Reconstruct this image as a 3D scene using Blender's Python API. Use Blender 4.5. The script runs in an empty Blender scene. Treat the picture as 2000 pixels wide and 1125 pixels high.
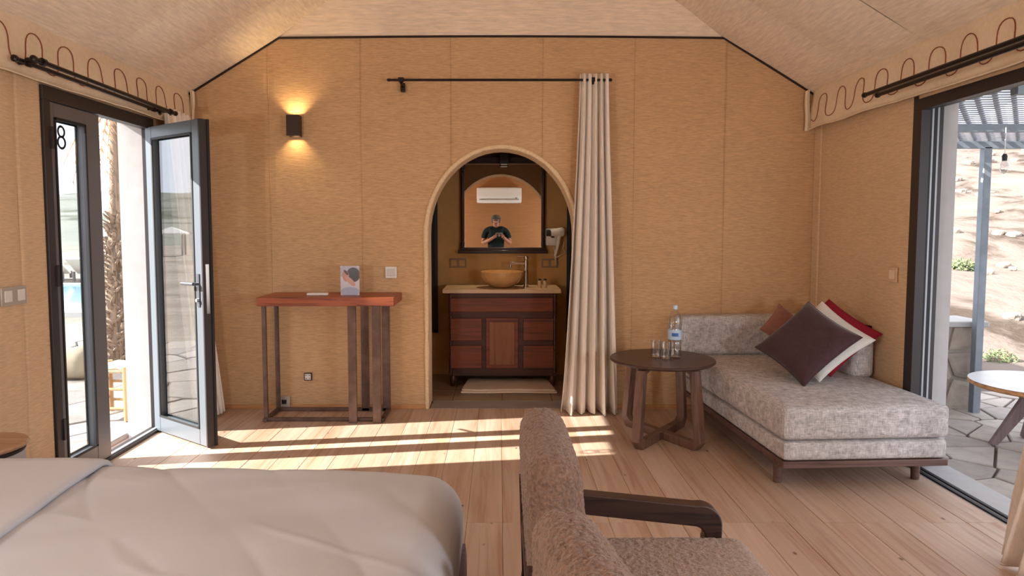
import bpy, bmesh, math, random
from mathutils import Vector, Matrix, noise
R = math.radians
PI = math.pi
random.seed(7)
SC = bpy.context.scene
COL = SC.collection

# ------------------------------------------------------------------ camera
FPX, PX0, PY0, CH, PITCH = 1333.33, 975.0, 533.6, 1.35, R(3.8)
cd = bpy.data.cameras.new('camera'); cam = bpy.data.objects.new('scene_camera', cd); COL.objects.link(cam)
cam.location = (0, 0, CH); cam.rotation_euler = (PI/2 - PITCH, 0, 0)
cd.sensor_width = 36; cd.lens = 24.0; cd.shift_x = 0.0125; cd.shift_y = -0.01445; cd.clip_start = 0.02; cd.clip_end = 2000
SC.camera = cam

# ------------------------------------------------------------------ world, sun, exposure
w = bpy.data.worlds.new('world'); SC.world = w; w.use_nodes = True
bg = w.node_tree.nodes['Background']; bg.inputs[0].default_value = (0.84, 0.90, 1.0, 1); bg.inputs[1].default_value = 2.1
sd = bpy.data.lights.new('sun', 'SUN'); sd.energy = 14.0; sd.angle = R(0.53); sd.color = (1.0, 0.95, 0.88)
so = bpy.data.objects.new('sun', sd); COL.objects.link(so); so.location = (-20, -3, 14)
so.rotation_euler = Vector((2.875, 0.449, -1.824)).to_track_quat('-Z', 'Y').to_euler()
SC.view_settings.view_transform = 'Standard'; SC.view_settings.look = 'None'
SC.view_settings.gamma = 1; SC.view_settings.exposure = 0.53; SC.view_settings.use_curve_mapping = False
FILL_GAIN = 1.0          # strength factor of the fill lamps added out of view behind the camera

def ray(x, y):
    a = (x-PX0)/FPX; b = (PY0-y)/FPX
    return (a, math.cos(PITCH)+b*math.sin(PITCH), -math.sin(PITCH)+b*math.cos(PITCH))
def onY(x, y, Y):
    r = ray(x, y); t = Y/r[1]; return Vector((r[0]*t, Y, CH+r[2]*t))
def onX(x, y, X):
    r = ray(x, y); t = X/r[0]; return Vector((X, r[1]*t, CH+r[2]*t))

# ------------------------------------------------------------------ materials
def lin(c):
    return tuple(((v/255)/12.92 if v/255 <= .04045 else ((v/255+.055)/1.055)**2.4) for v in c) + (1,)
def newmat(name):
    m = bpy.data.materials.new(name); m.use_nodes = True
    nt = m.node_tree; b = nt.nodes['Principled BSDF']
    return m, nt, b
def coords(nt, scale, kind='Object', rot=(0, 0, 0), rnd=False):
    tc = nt.nodes.new('ShaderNodeTexCoord'); mp = nt.nodes.new('ShaderNodeMapping')
    mp.inputs['Scale'].default_value = scale; mp.inputs['Rotation'].default_value = rot
    if rnd:
        oi = nt.nodes.new('ShaderNodeObjectInfo'); vm = nt.nodes.new('ShaderNodeVectorMath'); vm.operation = 'MULTIPLY_ADD'
        vm.inputs[1].default_value = (37, 53, 71); vm.inputs[2].default_value = (0, 0, 0)
        nt.links.new(oi.outputs['Random'], vm.inputs[0])
        va = nt.nodes.new('ShaderNodeVectorMath'); va.operation = 'ADD'
        nt.links.new(tc.outputs[kind], va.inputs[0]); nt.links.new(vm.outputs[0], va.inputs[1])
        nt.links.new(va.outputs[0], mp.inputs['Vector'])
    else:
        nt.links.new(tc.outputs[kind], mp.inputs['Vector'])
    return mp.outputs[0]
def noise_n(nt, vec, scale=1, detail=4, rough=.6, dist=0):
    n = nt.nodes.new('ShaderNodeTexNoise'); n.inputs['Scale'].default_value = scale; n.inputs['Detail'].default_value = detail
    n.inputs['Roughness'].default_value = rough; n.inputs['Distortion'].default_value = dist
    nt.links.new(vec, n.inputs['Vector']); return n.outputs[0]
def ramp(nt, fac, stops):
    r = nt.nodes.new('ShaderNodeValToRGB'); e = r.color_ramp.elements
    while len(e) < len(stops): e.new(0.5)
    for i, (p, c) in enumerate(stops): e[i].position = p; e[i].color = c
    nt.links.new(fac, r.inputs[0]); return r.outputs[0]
def mixc(nt, fac, a, b, mode='MIX'):
    m = nt.nodes.new('ShaderNodeMix'); m.data_type = 'RGBA'; m.blend_type = mode
    for s, v in ((0, fac), (6, a), (7, b)):
        if isinstance(v, (int, float)): m.inputs[s].default_value = v
        elif isinstance(v, tuple): m.inputs[s].default_value = v
        else: nt.links.new(v, m.inputs[s])
    return m.outputs[2]
def bump(nt, b, h, strength, dist=.002):
    bp = nt.nodes.new('ShaderNodeBump'); bp.inputs['Strength'].default_value = strength; bp.inputs['Distance'].default_value = dist
    nt.links.new(h, bp.inputs['Height']); nt.links.new(bp.outputs[0], b.inputs['Normal'])
def sc(c, k): return tuple(min(1, v*k) for v in c[:3]) + (1,)

def plain(name, rgb, rough=.5, metal=0, var=.08, spec=.5):
    m, nt, b = newmat(name); c = lin(rgb)
    f = noise_n(nt, coords(nt, (9, 9, 9)), 1, 4)
    nt.links.new(ramp(nt, f, [(.3, sc(c, 1-var)), (.7, sc(c, 1+var))]), b.inputs['Base Color'])
    b.inputs['Roughness'].default_value = rough; b.inputs['Metallic'].default_value = metal
    b.inputs['Specular IOR Level'].default_value = spec
    return m
def fabric(name, rgb, streak=(14, 14, 260), var=.16, bs=.35, rot=(0, 0, 0), cross=False, rough=.95, blotch=.06, bd=.002, sheen=0):
    m, nt, b = newmat(name); c = lin(rgb)
    f = noise_n(nt, coords(nt, streak, rot=rot), 1, 3, .65)
    col = ramp(nt, f, [(.32, sc(c, 1-var)), (.68, sc(c, 1+var))])
    h = f
    if cross:
        f2 = noise_n(nt, coords(nt, (streak[2], streak[0], streak[0]), rot=rot), 1, 3, .65)
        f3 = noise_n(nt, coords(nt, (streak[0], streak[2], streak[1]), rot=rot), 1, 3, .65)
        mm = nt.nodes.new('ShaderNodeMath'); mm.operation = 'ADD'; nt.links.new(f, mm.inputs[0]); nt.links.new(f2, mm.inputs[1])
        m3 = nt.nodes.new('ShaderNodeMath'); m3.operation = 'ADD'; nt.links.new(mm.outputs[0], m3.inputs[0]); nt.links.new(f3, m3.inputs[1])
        md = nt.nodes.new('ShaderNodeMath'); md.operation = 'DIVIDE'; md.inputs[1].default_value = 3; nt.links.new(m3.outputs[0], md.inputs[0])
        h = md.outputs[0]; col = ramp(nt, h, [(.38, sc(c, 1-var*1.4)), (.62, sc(c, 1+var*1.4))])
    g = noise_n(nt, coords(nt, (1.6, 1.6, 1.6)), 1, 2)
    col = mixc(nt, 1.0, col, ramp(nt, g, [(.3, (1-blotch,)*3+(1,)), (.7, (1, 1, 1, 1))]), 'MULTIPLY')
    nt.links.new(col, b.inputs['Base Color'])
    b.inputs['Roughness'].default_value = rough; b.inputs['Specular IOR Level'].default_value = .15
    if sheen: b.inputs['Sheen Weight'].default_value = sheen; b.inputs['Sheen Roughness'].default_value = .4
    bump(nt, b, h, bs, bd)
    return m
def wood(name, a, d, along=1, rough=.45, freq=26, rnd=True, knots=False, tone=.22, spec=.4):
    """long grain along the axis `along`; a light colour, d dark colour"""
    m, nt, b = newmat(name)
    s = [freq]*3; s[along] = freq*.045
    v = coords(nt, tuple(s), rnd=rnd)
    f = noise_n(nt, v, 1, 6, .6, 1.2)
    col = ramp(nt, f, [(.32, lin(d)), (.5, sc(lin(a), .9)), (.7, lin(a))])
    if rnd:
        oi = nt.nodes.new('ShaderNodeObjectInfo')
        col = mixc(nt, 1.0, col, ramp(nt, oi.outputs['Random'], [(0, (1-tone, 1-tone*1.15, 1-tone*1.35, 1)), (.5, (1-tone*.4,)*3+(1,)), (1, (1, 1, 1, 1))]), 'MULTIPLY')
    if knots:
        s2 = [9]*3; s2[along] = 5
        vo = nt.nodes.new('ShaderNodeTexVoronoi'); vo.inputs['Scale'].default_value = .95
        nt.links.new(coords(nt, tuple(s2), rnd=rnd), vo.inputs['Vector'])
        k = ramp(nt, vo.outputs['Distance'], [(.035, lin((112, 72, 44))), (.085, (1, 1, 1, 1))])
        col = mixc(nt, .8, col, k, 'MULTIPLY')
        s3 = [7]*3; s3[along] = .6
        g = noise_n(nt, coords(nt, tuple(s3), rnd=rnd), 1, 2)
        col = mixc(nt, 1.0, col, ramp(nt, g, [(.35, (.88, .80, .72, 1)), (.6, (1, 1, 1, 1))]), 'MULTIPLY')
    nt.links.new(col, b.inputs['Base Color']); b.inputs['Roughness'].default_value = rough
    b.inputs['Specular IOR Level'].default_value = spec
    bump(nt, b, f, .15, .001)
    return m
def glassy(name, tint=(.95, .97, .98), ior=1.45, rough=.0, gain=1.0):
    m = bpy.data.materials.new(name); m.use_nodes = True; nt = m.node_tree; nt.nodes.clear()
    out = nt.nodes.new('ShaderNodeOutputMaterial'); mx = nt.nodes.new('ShaderNodeMixShader')
    t = nt.nodes.new('ShaderNodeBsdfTransparent'); g = nt.nodes.new('ShaderNodeBsdfGlossy'); fr = nt.nodes.new('ShaderNodeFresnel')
    t.inputs[0].default_value = tint+(1,); g.inputs['Roughness'].default_value = rough
    ge = nt.nodes.new('ShaderNodeNewGeometry'); im = nt.nodes.new('ShaderNodeMapRange'); im.inputs['To Min'].default_value = ior; im.inputs['To Max'].default_value = 1/ior
    nt.links.new(ge.outputs['Backfacing'], im.inputs['Value']); nt.links.new(im.outputs[0], fr.inputs[0])
    mu = nt.nodes.new('ShaderNodeMath'); mu.operation = 'MULTIPLY'; mu.inputs[1].default_value = gain; mu.use_clamp = True
    nt.links.new(fr.outputs[0], mu.inputs[0]); nt.links.new(mu.outputs[0], mx.inputs[0])
    nt.links.new(t.outputs[0], mx.inputs[1]); nt.links.new(g.outputs[0], mx.inputs[2]); nt.links.new(mx.outputs[0], out.inputs[0])
    return m
def emit(name, rgb, s):
    m, nt, b = newmat(name); b.inputs['Emission Color'].default_value = lin(rgb); b.inputs['Emission Strength'].default_value = s
    b.inputs['Base Color'].default_value = lin(rgb); return m

M = {}
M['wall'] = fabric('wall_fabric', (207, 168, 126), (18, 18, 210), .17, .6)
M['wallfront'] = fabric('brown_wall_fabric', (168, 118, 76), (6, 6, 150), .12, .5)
M['side'] = fabric('side_fabric', (218, 186, 150), (18, 18, 210), .13, .6)
M['ceil'] = fabric('ceiling_fabric', (240, 222, 200), (70, 8, 70), .12, .4)
M['ceilx'] = fabric('ceiling_fabric_end', (240, 218, 192), (8, 70, 70), .12, .4)
M['val'] = fabric('valance_cotton', (240, 218, 188), (40, 40, 40), .05, .4, blotch=.12)
M['thread'] = plain('red_thread', (140, 66, 38), .8)
M['curtain'] = fabric('curtain_linen', (244, 232, 220), (90, 90, 12), .06, .3, blotch=.03)
M['plaster'] = fabric('white_plaster', (188, 185, 184), (14, 14, 14), .04, .3)
M['blackline'] = plain('black_cord', (40, 26, 20), .8)
M['trimfab'] = fabric('arch_rope_fabric', (236, 206, 166), (60, 60, 60), .1, 1.0, bd=.006)
M['floor'] = wood('pine_boards', (214, 184, 162), (188, 150, 126), 1, .5, 22, knots=True, tone=.12)
M['base'] = wood('pine_skirting', (206, 150, 100), (150, 92, 56), 0, .5, 26, rnd=False)
M['blackmetal'] = plain('dark_aluminium', (58, 52, 52), .45, .3, .05)
M['greymetal'] = plain('grey_lacquered_frame', (110, 108, 112), .4, .2, .04)
M['lightmetal'] = plain('pale_frame_face', (170, 176, 184), .4, .1, .03)
M['leafframe'] = plain('blue_grey_leaf_frame', (96, 104, 112), .4, .1, .03)
M['rubber'] = plain('black_seal', (24, 24, 26), .6)
M['rod'] = plain('black_rod', (34, 28, 26), .35, .5)
M['steel'] = plain('chrome', (205, 205, 208), .12, 1, .02)
M['steelhandle'] = plain('brushed_handle', (110, 110, 116), .3, .8)
M['glass'] = glassy('window_glass', (.93, .95, .96))
M['glassdoor'] = glassy('double_glazing', (.90, .93, .94), gain=2.2)
M['tumbler'] = glassy('drinking_glass', (.96, .97, .97), 1.5, .03, 3.0)
M['pet'] = glassy('clear_plastic', (.96, .98, .99), 1.45, .06, 3.0)
M['water'] = glassy('water', (.97, .99, 1.0), 1.33, .02, 2.0)
M['label'] = plain('bottle_label', (190, 212, 232), .5)
M['labelblue'] = plain('bottle_label_print', (60, 110, 180), .5)
M['cap'] = plain('bottle_cap', (190, 212, 224), .4)
M['tabletop'] = wood('red_hardwood_slab', (168, 88, 54), (96, 44, 30), 0, .4, 30, rnd=False)
M['iron'] = plain('rusty_iron', (112, 90, 80), .55, .6, .35)
M['dwood'] = wood('dark_walnut', (82, 58, 48), (44, 30, 26), 0, .38, 30, rnd=False)
M['dwoodleg'] = wood('walnut_leg', (124, 92, 76), (76, 52, 44), 2, .35, 30, rnd=False)
M['chairwood'] = wood('black_brown_wood', (64, 44, 38), (34, 24, 22), 0, .4, 30, rnd=False)
M['sofa'] = fabric('grey_linen_weave', (192, 186, 184), (26, 26, 300), .34, .5, cross=True)
M['sofaframe'] = wood('sofa_walnut', (110, 84, 76), (78, 56, 52), 0, .4, 30, rnd=False)
M['cbrown'] = fabric('aubergine_velvet', (74, 52, 54), (30, 30, 30), .12, .2, sheen=.5)
M['crose'] = fabric('rose_brown_velvet', (150, 104, 90), (30, 30, 30), .1, .2, sheen=.4)
M['cwhite'] = fabric('white_cotton', (226, 220, 212), (80, 80, 80), .04, .3)
M['cred'] = fabric('crimson_cotton', (146, 36, 52), (80, 80, 80), .08, .3)
M['cblack'] = fabric('black_cotton', (30, 30, 30), (80, 80, 80), .08, .3)
M['boucle'] = fabric('brown_boucle', (142, 114, 98), (130, 130, 130), .34, 1.0, blotch=.2, bd=.006, sheen=.3)
M['boucleseat'] = fabric('grey_boucle', (160, 134, 118), (150, 150, 150), .30, 1.0, blotch=.1, bd=.005, sheen=.3)
M['duvet'] = fabric('white_duvet', (204, 206, 214), (3, 3, 3), .015, .05, blotch=.02)
M['bedbase'] = fabric('mauve_bed_base', (128, 112, 116), (90, 90, 90), .1, .4)
M['standtop'] = wood('stool_wood', (190, 150, 118), (160, 118, 86), 0, .5, 20, rnd=False)
M['whiteplastic'] = plain('white_plastic', (226, 222, 214), .35, 0, .02)
M['silverplastic'] = plain('silver_switch_plate', (186, 178, 168), .35, .2, .03)
M['darkplastic'] = plain('dark_plastic', (36, 34, 34), .5)
M['sconce'] = plain('bronze_sconce', (56, 40, 32), .5, .2)
M['bathwall'] = fabric('ochre_bath_plaster', (206, 164, 108), (8, 8, 8), .06, .3, blotch=.15)
M['bathceil'] = wood('red_brown_ceiling', (92, 46, 34), (56, 28, 22), 0, .6, 14, rnd=False)
M['bathtile'] = plain('brown_stone_tile', (146, 120, 98), .4, 0, .12)
M['threshold'] = plain('grey_marble', (150, 140, 134), .3, 0, .12)
M['vdark'] = wood('vanity_carcass', (78, 42, 30), (44, 24, 20), 0, .4, 24, rnd=False)
M['vwood'] = wood('vanity_front', (128, 66, 40), (84, 42, 28), 0, .4, 26, rnd=False)
M['vdoor'] = wood('vanity_burl_panel', (146, 92, 58), (104, 60, 38), 2, .4, 12, rnd=False)
M['vtop'] = plain('cream_stone', (214, 184, 150), .25, 0, .06)
M['basin'] = plain('amber_glaze', (206, 158, 104), .15, 0, .15)
M['mirror'] = plain('mirror_silver', (225, 225, 225), .0, 1, 0)
M['mframe'] = wood('mirror_frame_wood', (52, 30, 26), (28, 16, 16), 2, .35, 26, rnd=False)
M['towel'] = fabric('white_towel', (228, 206, 184), (120, 120, 120), .08, .8, bd=.004)
M['shutter'] = plain('black_shutter', (22, 24, 26), .5)
M['stone'] = None
def stone(name, rgb, var=.2, rnd=True, k=7):
    m, nt, b = newmat(name); c = lin(rgb)
    f = noise_n(nt, coords(nt, (k, k, k)), 1, 7, .65)
    col = ramp(nt, f, [(.3, sc(c, 1-var)), (.7, sc(c, 1+var*.6))])
    if rnd:
        oi = nt.nodes.new('ShaderNodeObjectInfo')
        col = mixc(nt, 1.0, col, ramp(nt, oi.outputs['Random'], [(0, (.74, .73, .74, 1)), (.5, (.92, .88, .84, 1)), (1, (1, 1, 1, 1))]), 'MULTIPLY')
    nt.links.new(col, b.inputs['Base Color']); b.inputs['Roughness'].default_value = .85; bump(nt, b, f, .8, .012); return m
M['path'] = stone('pale_flagstone', (160, 153, 147))
M['patio'] = stone('grey_flagstone', (176, 166, 158))
M['rubble'] = stone('rubble_stone', (176, 164, 152), .25)
M['mortar'] = stone('mortar', (160, 152, 144), .15, False)
M['cement'] = stone('cement_cap', (176, 172, 168), .12, False)
M['boulder'] = stone('beige_boulder', (160, 146, 126), .15, False, 3)
def hillmat(name, a, d, k, specks):
    m, nt, b = newmat(name)
    v = coords(nt, (k, k*.5, k*2.2))
    f = noise_n(nt, v, 1, 9, .62, .4)
    col = ramp(nt, f, [(.40-specks*.1, lin(d)), (.48, sc(lin(a), .86)), (.62, lin(a))])
    nt.links.new(col, b.inputs['Base Color']); b.inputs['Roughness'].default_value = 1
    b.inputs['Specular IOR Level'].default_value = 0
    bump(nt, b, f, .6, .25); return m
M['hill'] = hillmat('olive_grey_hillside', (142, 144, 136), (104, 108, 98), .12, 0)
M['sand'] = hillmat('sandy_slope', (128, 115, 107), (80, 70, 62), .9, .3)
M['sandground'] = hillmat('pale_ground', (160, 152, 142), (130, 122, 112), .7, .3)
M['pool'] = plain('pool_water', (120, 176, 196), .08, 0, .06)
M['palm'] = wood('palm_husk', (146, 128, 112), (84, 70, 60), 2, .9, 18)
M['frond'] = plain('dry_frond', (176, 142, 108), .9, 0, .25)
M['stoolwood'] = wood('peeled_wood', (176, 140, 98), (140, 104, 66), 2, .5, 20, rnd=False)
M['rush'] = fabric('woven_rush', (170, 152, 128), (120, 14, 120), .25, 1.0, bd=.004)
M['leaf'] = plain('shrub_leaf', (112, 122, 84), .8, 0, .25)
M['postmetal'] = plain('weathered_blue_grey_steel', (128, 136, 144), .55, .2, .15)
M['slat'] = plain('grey_slat', (150, 152, 160), .7, 0, .1)
M['bulb'] = glassy('bulb_glass', (.85, .86, .86), 1.5, .05, 3)
M['cotop'] = plain('white_table_top', (196, 190, 188), .35, 0, .06)
M['coedge'] = wood('ply_edge', (206, 150, 100), (160, 104, 60), 0, .5, 30, rnd=False)
M['cometal'] = wood('mauve_grey_leg', (134, 116, 116), (104, 88, 92), 2, .5, 20, rnd=False)
M['skin'] = plain('skin', (168, 116, 88), .6, 0, .04)
M['shirt'] = fabric('dark_green_tshirt', (34, 46, 44), (60, 60, 60), .05, .2)
M['trouser'] = fabric('dark_trousers', (44, 44, 48), (60, 60, 60), .05, .2)
M['capgrey'] = fabric('grey_cap', (92, 92, 84), (60, 60, 60), .05, .2)
M['camsilver'] = plain('camera_silver', (190, 190, 186), .3, .6)

# ------------------------------------------------------------------ mesh builder
class MB:
    def __init__(s): s.v = []; s.f = []
    def add(s, vs, fs, mtx=None):
        o = len(s.v)
        s.v += [(mtx @ Vector(p)) if mtx is not None else Vector(p) for p in vs]
        s.f += [tuple(i+o for i in f) for f in fs]; return s
    def box(s, x0, x1, y0, y1, z0, z1, mtx=None):
        vs = [(x0, y0, z0), (x1, y0, z0), (x1, y1, z0), (x0, y1, z0), (x0, y0, z1), (x1, y0, z1), (x1, y1, z1), (x0, y1, z1)]
        return s.add(vs, [(0, 3, 2, 1), (4, 5, 6, 7), (0, 1, 5, 4), (1, 2, 6, 5), (2, 3, 7, 6), (3, 0, 4, 7)], mtx)
    def tube(s, pts, r, n=10, caps=True, flat=1.0):
        pts = [Vector(p) for p in pts]; rr = r if isinstance(r, (list, tuple)) else [r]*len(pts)
        o = len(s.v); up = None
        for i, p in enumerate(pts):
            t = (pts[min(i+1, len(pts)-1)] - pts[max(i-1, 0)]).normalized()
            if up is None:
                up = Vector((0, 0, 1)) if abs(t.z) < .9 else Vector((1, 0, 0))
            a = t.cross(up).normalized(); b = a.cross(t).normalized(); up = b
            for k in range(n):
                g = 2*PI*k/n; s.v.append(p + a*math.cos(g)*rr[i] + b*math.sin(g)*rr[i]*flat)
        for i in range(len(pts)-1):
            for k in range(n):
                s.f.append((o+i*n+k, o+i*n+(k+1) % n, o+(i+1)*n+(k+1) % n, o+(i+1)*n+k))
        if caps:
            s.f.append(tuple(o+k for k in range(n))[::-1]); e = o+(len(pts)-1)*n; s.f.append(tuple(e+k for k in range(n)))
        return s
    def lathe(s, prof, c=(0, 0, 0), n=24, sx=1, sy=1, mtx=None):
        vs = []; fs = []
        for r, z in prof:
            for k in range(n):
                g = 2*PI*k/n; vs.append((c[0]+r*math.cos(g)*sx, c[1]+r*math.sin(g)*sy, c[2]+z))
        for i in range(len(prof)-1):
            for k in range(n): fs.append((i*n+k, i*n+(k+1) % n, (i+1)*n+(k+1) % n, (i+1)*n+k))
        if prof[0][0] > 1e-4: fs.append(tuple(range(n))[::-1])
        if prof[-1][0] > 1e-4: fs.append(tuple((len(prof)-1)*n+k for k in range(n)))
        return s.add(vs, fs, mtx)
    def prism(s, poly, fn, d0, d1):
        """poly 2D points, fn(u,v,d)->3D"""
        n = len(poly); vs = [fn(u, v, d0) for u, v in poly] + [fn(u, v, d1) for u, v in poly]
        fs = [tuple(range(n))[::-1], tuple(range(n, 2*n))] + [(i, (i+1) % n, n+(i+1) % n, n+i) for i in range(n)]
        return s.add(vs, fs)
    def grid(s, fn, nu, nv, closeu=False):
        vs = [fn(i/nu, j/nv) for j in range(nv+1) for i in range(nu+1)]
        fs = [(j*(nu+1)+i, j*(nu+1)+i+1, (j+1)*(nu+1)+i+1, (j+1)*(nu+1)+i) for j in range(nv) for i in range(nu)]
        return s.add(vs, fs)
    def soft(s, c, h, r, n=(12, 12, 8), puff=(0, 0, 0), mtx=None, warp=None):
        """rounded box centre c, half sizes h, radius r"""
        bm = bmesh.new(); idx = {}
        def vert(p):
            k = tuple(round(q, 6) for q in p)
            if k not in idx: idx[k] = len(idx)
            return idx[k]
        fs = []
        for ax in range(3):
            a, b = [i for i in range(3) if i != ax]
            for sg in (-1, 1):
                for i in range(n[a]):
                    for j in range(n[b]):
                        q = []
                        for di, dj in ((0, 0), (1, 0), (1, 1), (0, 1)):
                            p = [0, 0, 0]; p[ax] = sg; p[a] = -1+2*(i+di)/n[a]; p[b] = -1+2*(j+dj)/n[b]; q.append(vert(p))
                        flip = (sg > 0) != (ax == 1)
                        fs.append(tuple(q) if flip else tuple(q[::-1]))
        vs = [None]*len(idx)
        for k, i in idx.items():
            p = Vector((k[0]*h[0], k[1]*h[1], k[2]*h[2]))
            q = Vector([max(-(h[m]-r), min(h[m]-r, p[m])) for m in range(3)])
            d = p-q
            if d.length > 1e-9: d.normalize()
            o = q+d*r
            # puff
            for m in range(3):
                if puff[m]:
                    a, b = [t for t in range(3) if t != m]
                    o[m] += puff[m]*(1 if k[m] > 0 else -1)*abs(k[m])*max(0, 1-k[a]**4)*max(0, 1-k[b]**4)
            o += Vector(c)
            if warp: o = Vector(warp(o))
            vs[i] = o
        bm.free()
        return s.add(vs, fs, mtx)

def shade(me, angle=40):
    for p in me.polygons: p.use_smooth = True
    try: me.set_sharp_from_angle(angle=R(angle))
    except Exception: pass
def rootloc(p):
    while p.parent: p = p.parent
    return Vector(p.location)
def tag(o, label=None, cat=None, group=None, kind=None):
    if label: o['label'] = label
    if cat: o['category'] = cat
    if group: o['group'] = group
    if kind: o['kind'] = kind
    return o
def obj(name, mb, m, parent=None, smooth=True, bevel=0, seg=2, angle=40, subs=0, recentre=True, label=None, kind=None):
    me = bpy.data.meshes.new(name)
    vs = [Vector(v) for v in mb.v]
    loc = Vector((0, 0, 0))
    if parent is None:
        if recentre:
            xs = [v.x for v in vs]; ys = [v.y for v in vs]; zs = [v.z for v in vs]
            loc = Vector(((min(xs)+max(xs))/2, (min(ys)+max(ys))/2, min(zs)))
    off = loc if parent is None else rootloc(parent)
    me.from_pydata([tuple(v-off) for v in vs], [], mb.f)
    bm = bmesh.new(); bm.from_mesh(me); bmesh.ops.recalc_face_normals(bm, faces=bm.faces); bm.to_mesh(me); bm.free()
    me.materials.append(m if not isinstance(m, str) else M[m])
    if smooth: shade(me, angle)
    o = bpy.data.objects.new(name, me); COL.objects.link(o); o.location = loc
    if parent: o.parent = parent; o.location = (0, 0, 0)
    if bevel:
        b = o.modifiers.new('bevel', 'BEVEL'); b.width = bevel; b.segments = seg; b.limit_method = 'ANGLE'; b.angle_limit = R(35)
        b.harden_normals = False
    if subs:
        d = o.modifiers.new('subd', 'SUBSURF'); d.levels = subs; d.render_levels = subs
    if label: o['label'] = label
    if kind: o['kind'] = kind
    return o
def thing(name, label, cat, loc=(0, 0, 0), group=None):
    o = bpy.data.objects.new(name, None); COL.objects.link(o); o.location = loc; o.empty_display_size = .1
    return tag(o, label, cat, group)
def struct(name, mb=None, m=None, parent=None, label=None, cat=None, **k):
    if mb is None:
        o = bpy.data.objects.new(name, None); COL.objects.link(o)
    else: o = obj(name, mb, m, parent, recentre=False, **k)
    o['kind'] = 'structure'
    if label: o['label'] = label
    if cat: o['category'] = cat
    return o
def copy_tree(o, parent=None):
    c = o.copy(); COL.objects.link(c); c.parent = parent
    for ch in list(o.children): copy_tree(ch, c)
    return c
def lamp(name, kind, loc, power, col=(1, .8, .6), **k):
    d = bpy.data.lights.new(name, kind); d.energy = power; d.color = col
    for a, v in k.items(): setattr(d, a, v)
    o = bpy.data.objects.new(name, d); COL.objects.link(o); o.location = loc; return o

# ------------------------------------------------------------------ room dimensions
YB = 5.04; XL = -2.28; XR = 2.31; YF = -0.75; EZ = 2.31; FZ = 2.725
FXL, FXR = -1.592, 1.622; SL = (FZ-EZ)/(FXL-XL)
RIDX = (XL+XR)/2; RIDZ = EZ+SL*(XR-RIDX)

# ------------------------------------------------------------------ floor of boards
fb = MB().box(XL-.01, XR+.01, YF, YB+.24, -.14, -.022)
floor = struct('floor', fb, 'base', label='pale pine board floor with a bright patch of sunlight', cat='floor', smooth=False)
def board_mesh(L, wd):
    c = .0015; mb = MB(); h = wd/2-.0006
    vs = [(-h, 0, -.022), (h, 0, -.022), (h, 0, -c), (h-c, 0, 0), (-h+c, 0, 0), (-h, 0, -c)]
    n = 6; v = [(x, -L/2+.0008, z) for x, y, z in vs]+[(x, L/2-.0008, z) for x, y, z in vs]
    mb.add(v, [tuple(range(n))[::-1], tuple(range(n, 2*n))]+[(i, (i+1) % n, n+(i+1) % n, n+i) for i in range(n)])
    me = bpy.data.meshes.new('board'); me.from_pydata([tuple(q) for q in mb.v], [], mb.f)
    bm = bmesh.new(); bm.from_mesh(me); bmesh.ops.recalc_face_normals(bm, faces=bm.faces); bm.to_mesh(me); bm.free()
    me.materials.append(M['floor']); return me
NB = 28; BW = (XR-XL)/NB
for (a, b) in ((YF, 1.05), (1.05, 3.05), (3.05, YB)):
    me = board_mesh(b-a, BW)
    for i in range(NB):
        o = bpy.data.objects.new('plank', me); COL.objects.link(o); o.parent = floor
        o.location = (XL+BW*(i+.5), (a+b)/2, random.uniform(-.0008, .0004))

# ------------------------------------------------------------------ back wall with arch
AX, AW, AZ, AB = .017, .545, 1.30, .63
def archz(x):
    u = (x-AX)/AW
    return AZ+AB*math.sqrt(max(0, 1-u*u))
arch = [(AX-AW, 0)]+[(AX-AW*math.cos(PI*i/28), AZ+AB*math.sin(PI*i/28)) for i in range(29)]+[(AX+AW, 0)]
outer = [(XR+.2, 0), (XR+.2, EZ-.05), (XR, EZ), (FXR, FZ), (FXL, FZ), (XL, EZ), (XL-.2, EZ-.05), (XL-.2, 0)]
mb = MB().prism(arch[::1]+outer, lambda u, v, d: (u, d, v), YB+.012, YB+.24)
wall_back = struct('wall_back', mb, 'wall', label='end wall hung with tan woven fabric around an arched doorway', cat='wall', smooth=False)
seams = [XL, -1.68, -1.01, -.352, .318, .985, 1.65, XR]
def topz(x):
    if x < FXL: return EZ+(FZ-EZ)*(x-XL)/(FXL-XL)
    if x > FXR: return EZ+(FZ-EZ)*(XR-x)/(XR-FXR)
    return FZ
for si in range(len(seams)-1):
    x0, x1 = seams[si], seams[si+1]
    cuts = sorted(set([x0, x1]+[c for c in (AX-AW, AX+AW, FXL, FXR) if x0 < c < x1]))
    xs = []
    for a, b in zip(cuts[:-1], cuts[1:]):
        n = max(2, int((b-a)/.035)); xs += [(a+(b-a)*i/n, a+(b-a)*(i+1)/n) for i in range(n)]
    mb = MB()
    for xa, xb in xs:
        xm = (xa+xb)/2; ins = abs(xm-AX) < AW
        def zlo(x): return archz(x) if ins else 0
        def yy(x, z):
            u = (x-x0)/(x1-x0); e = min(u, 1-u)
            return YB+.001-.0035*min(1, (e/.012))**.5 + .004*noise.noise((x*3, z*1.2, si*3.1)) + .0016*noise.noise((x*11, z*4, si))
        nr = 24
        mb.grid(lambda u, v: (xa+(xb-xa)*u, yy(xa+(xb-xa)*u, zlo(xa+(xb-xa)*u)+(topz(xa+(xb-xa)*u)-zlo(xa+(xb-xa)*u))*v),
                              zlo(xa+(xb-xa)*u)+(topz(xa+(xb-xa)*u)-zlo(xa+(xb-xa)*u))*v), 1, nr)
    obj('fabric_panel', mb, 'wall', wall_back, angle=60)
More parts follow.
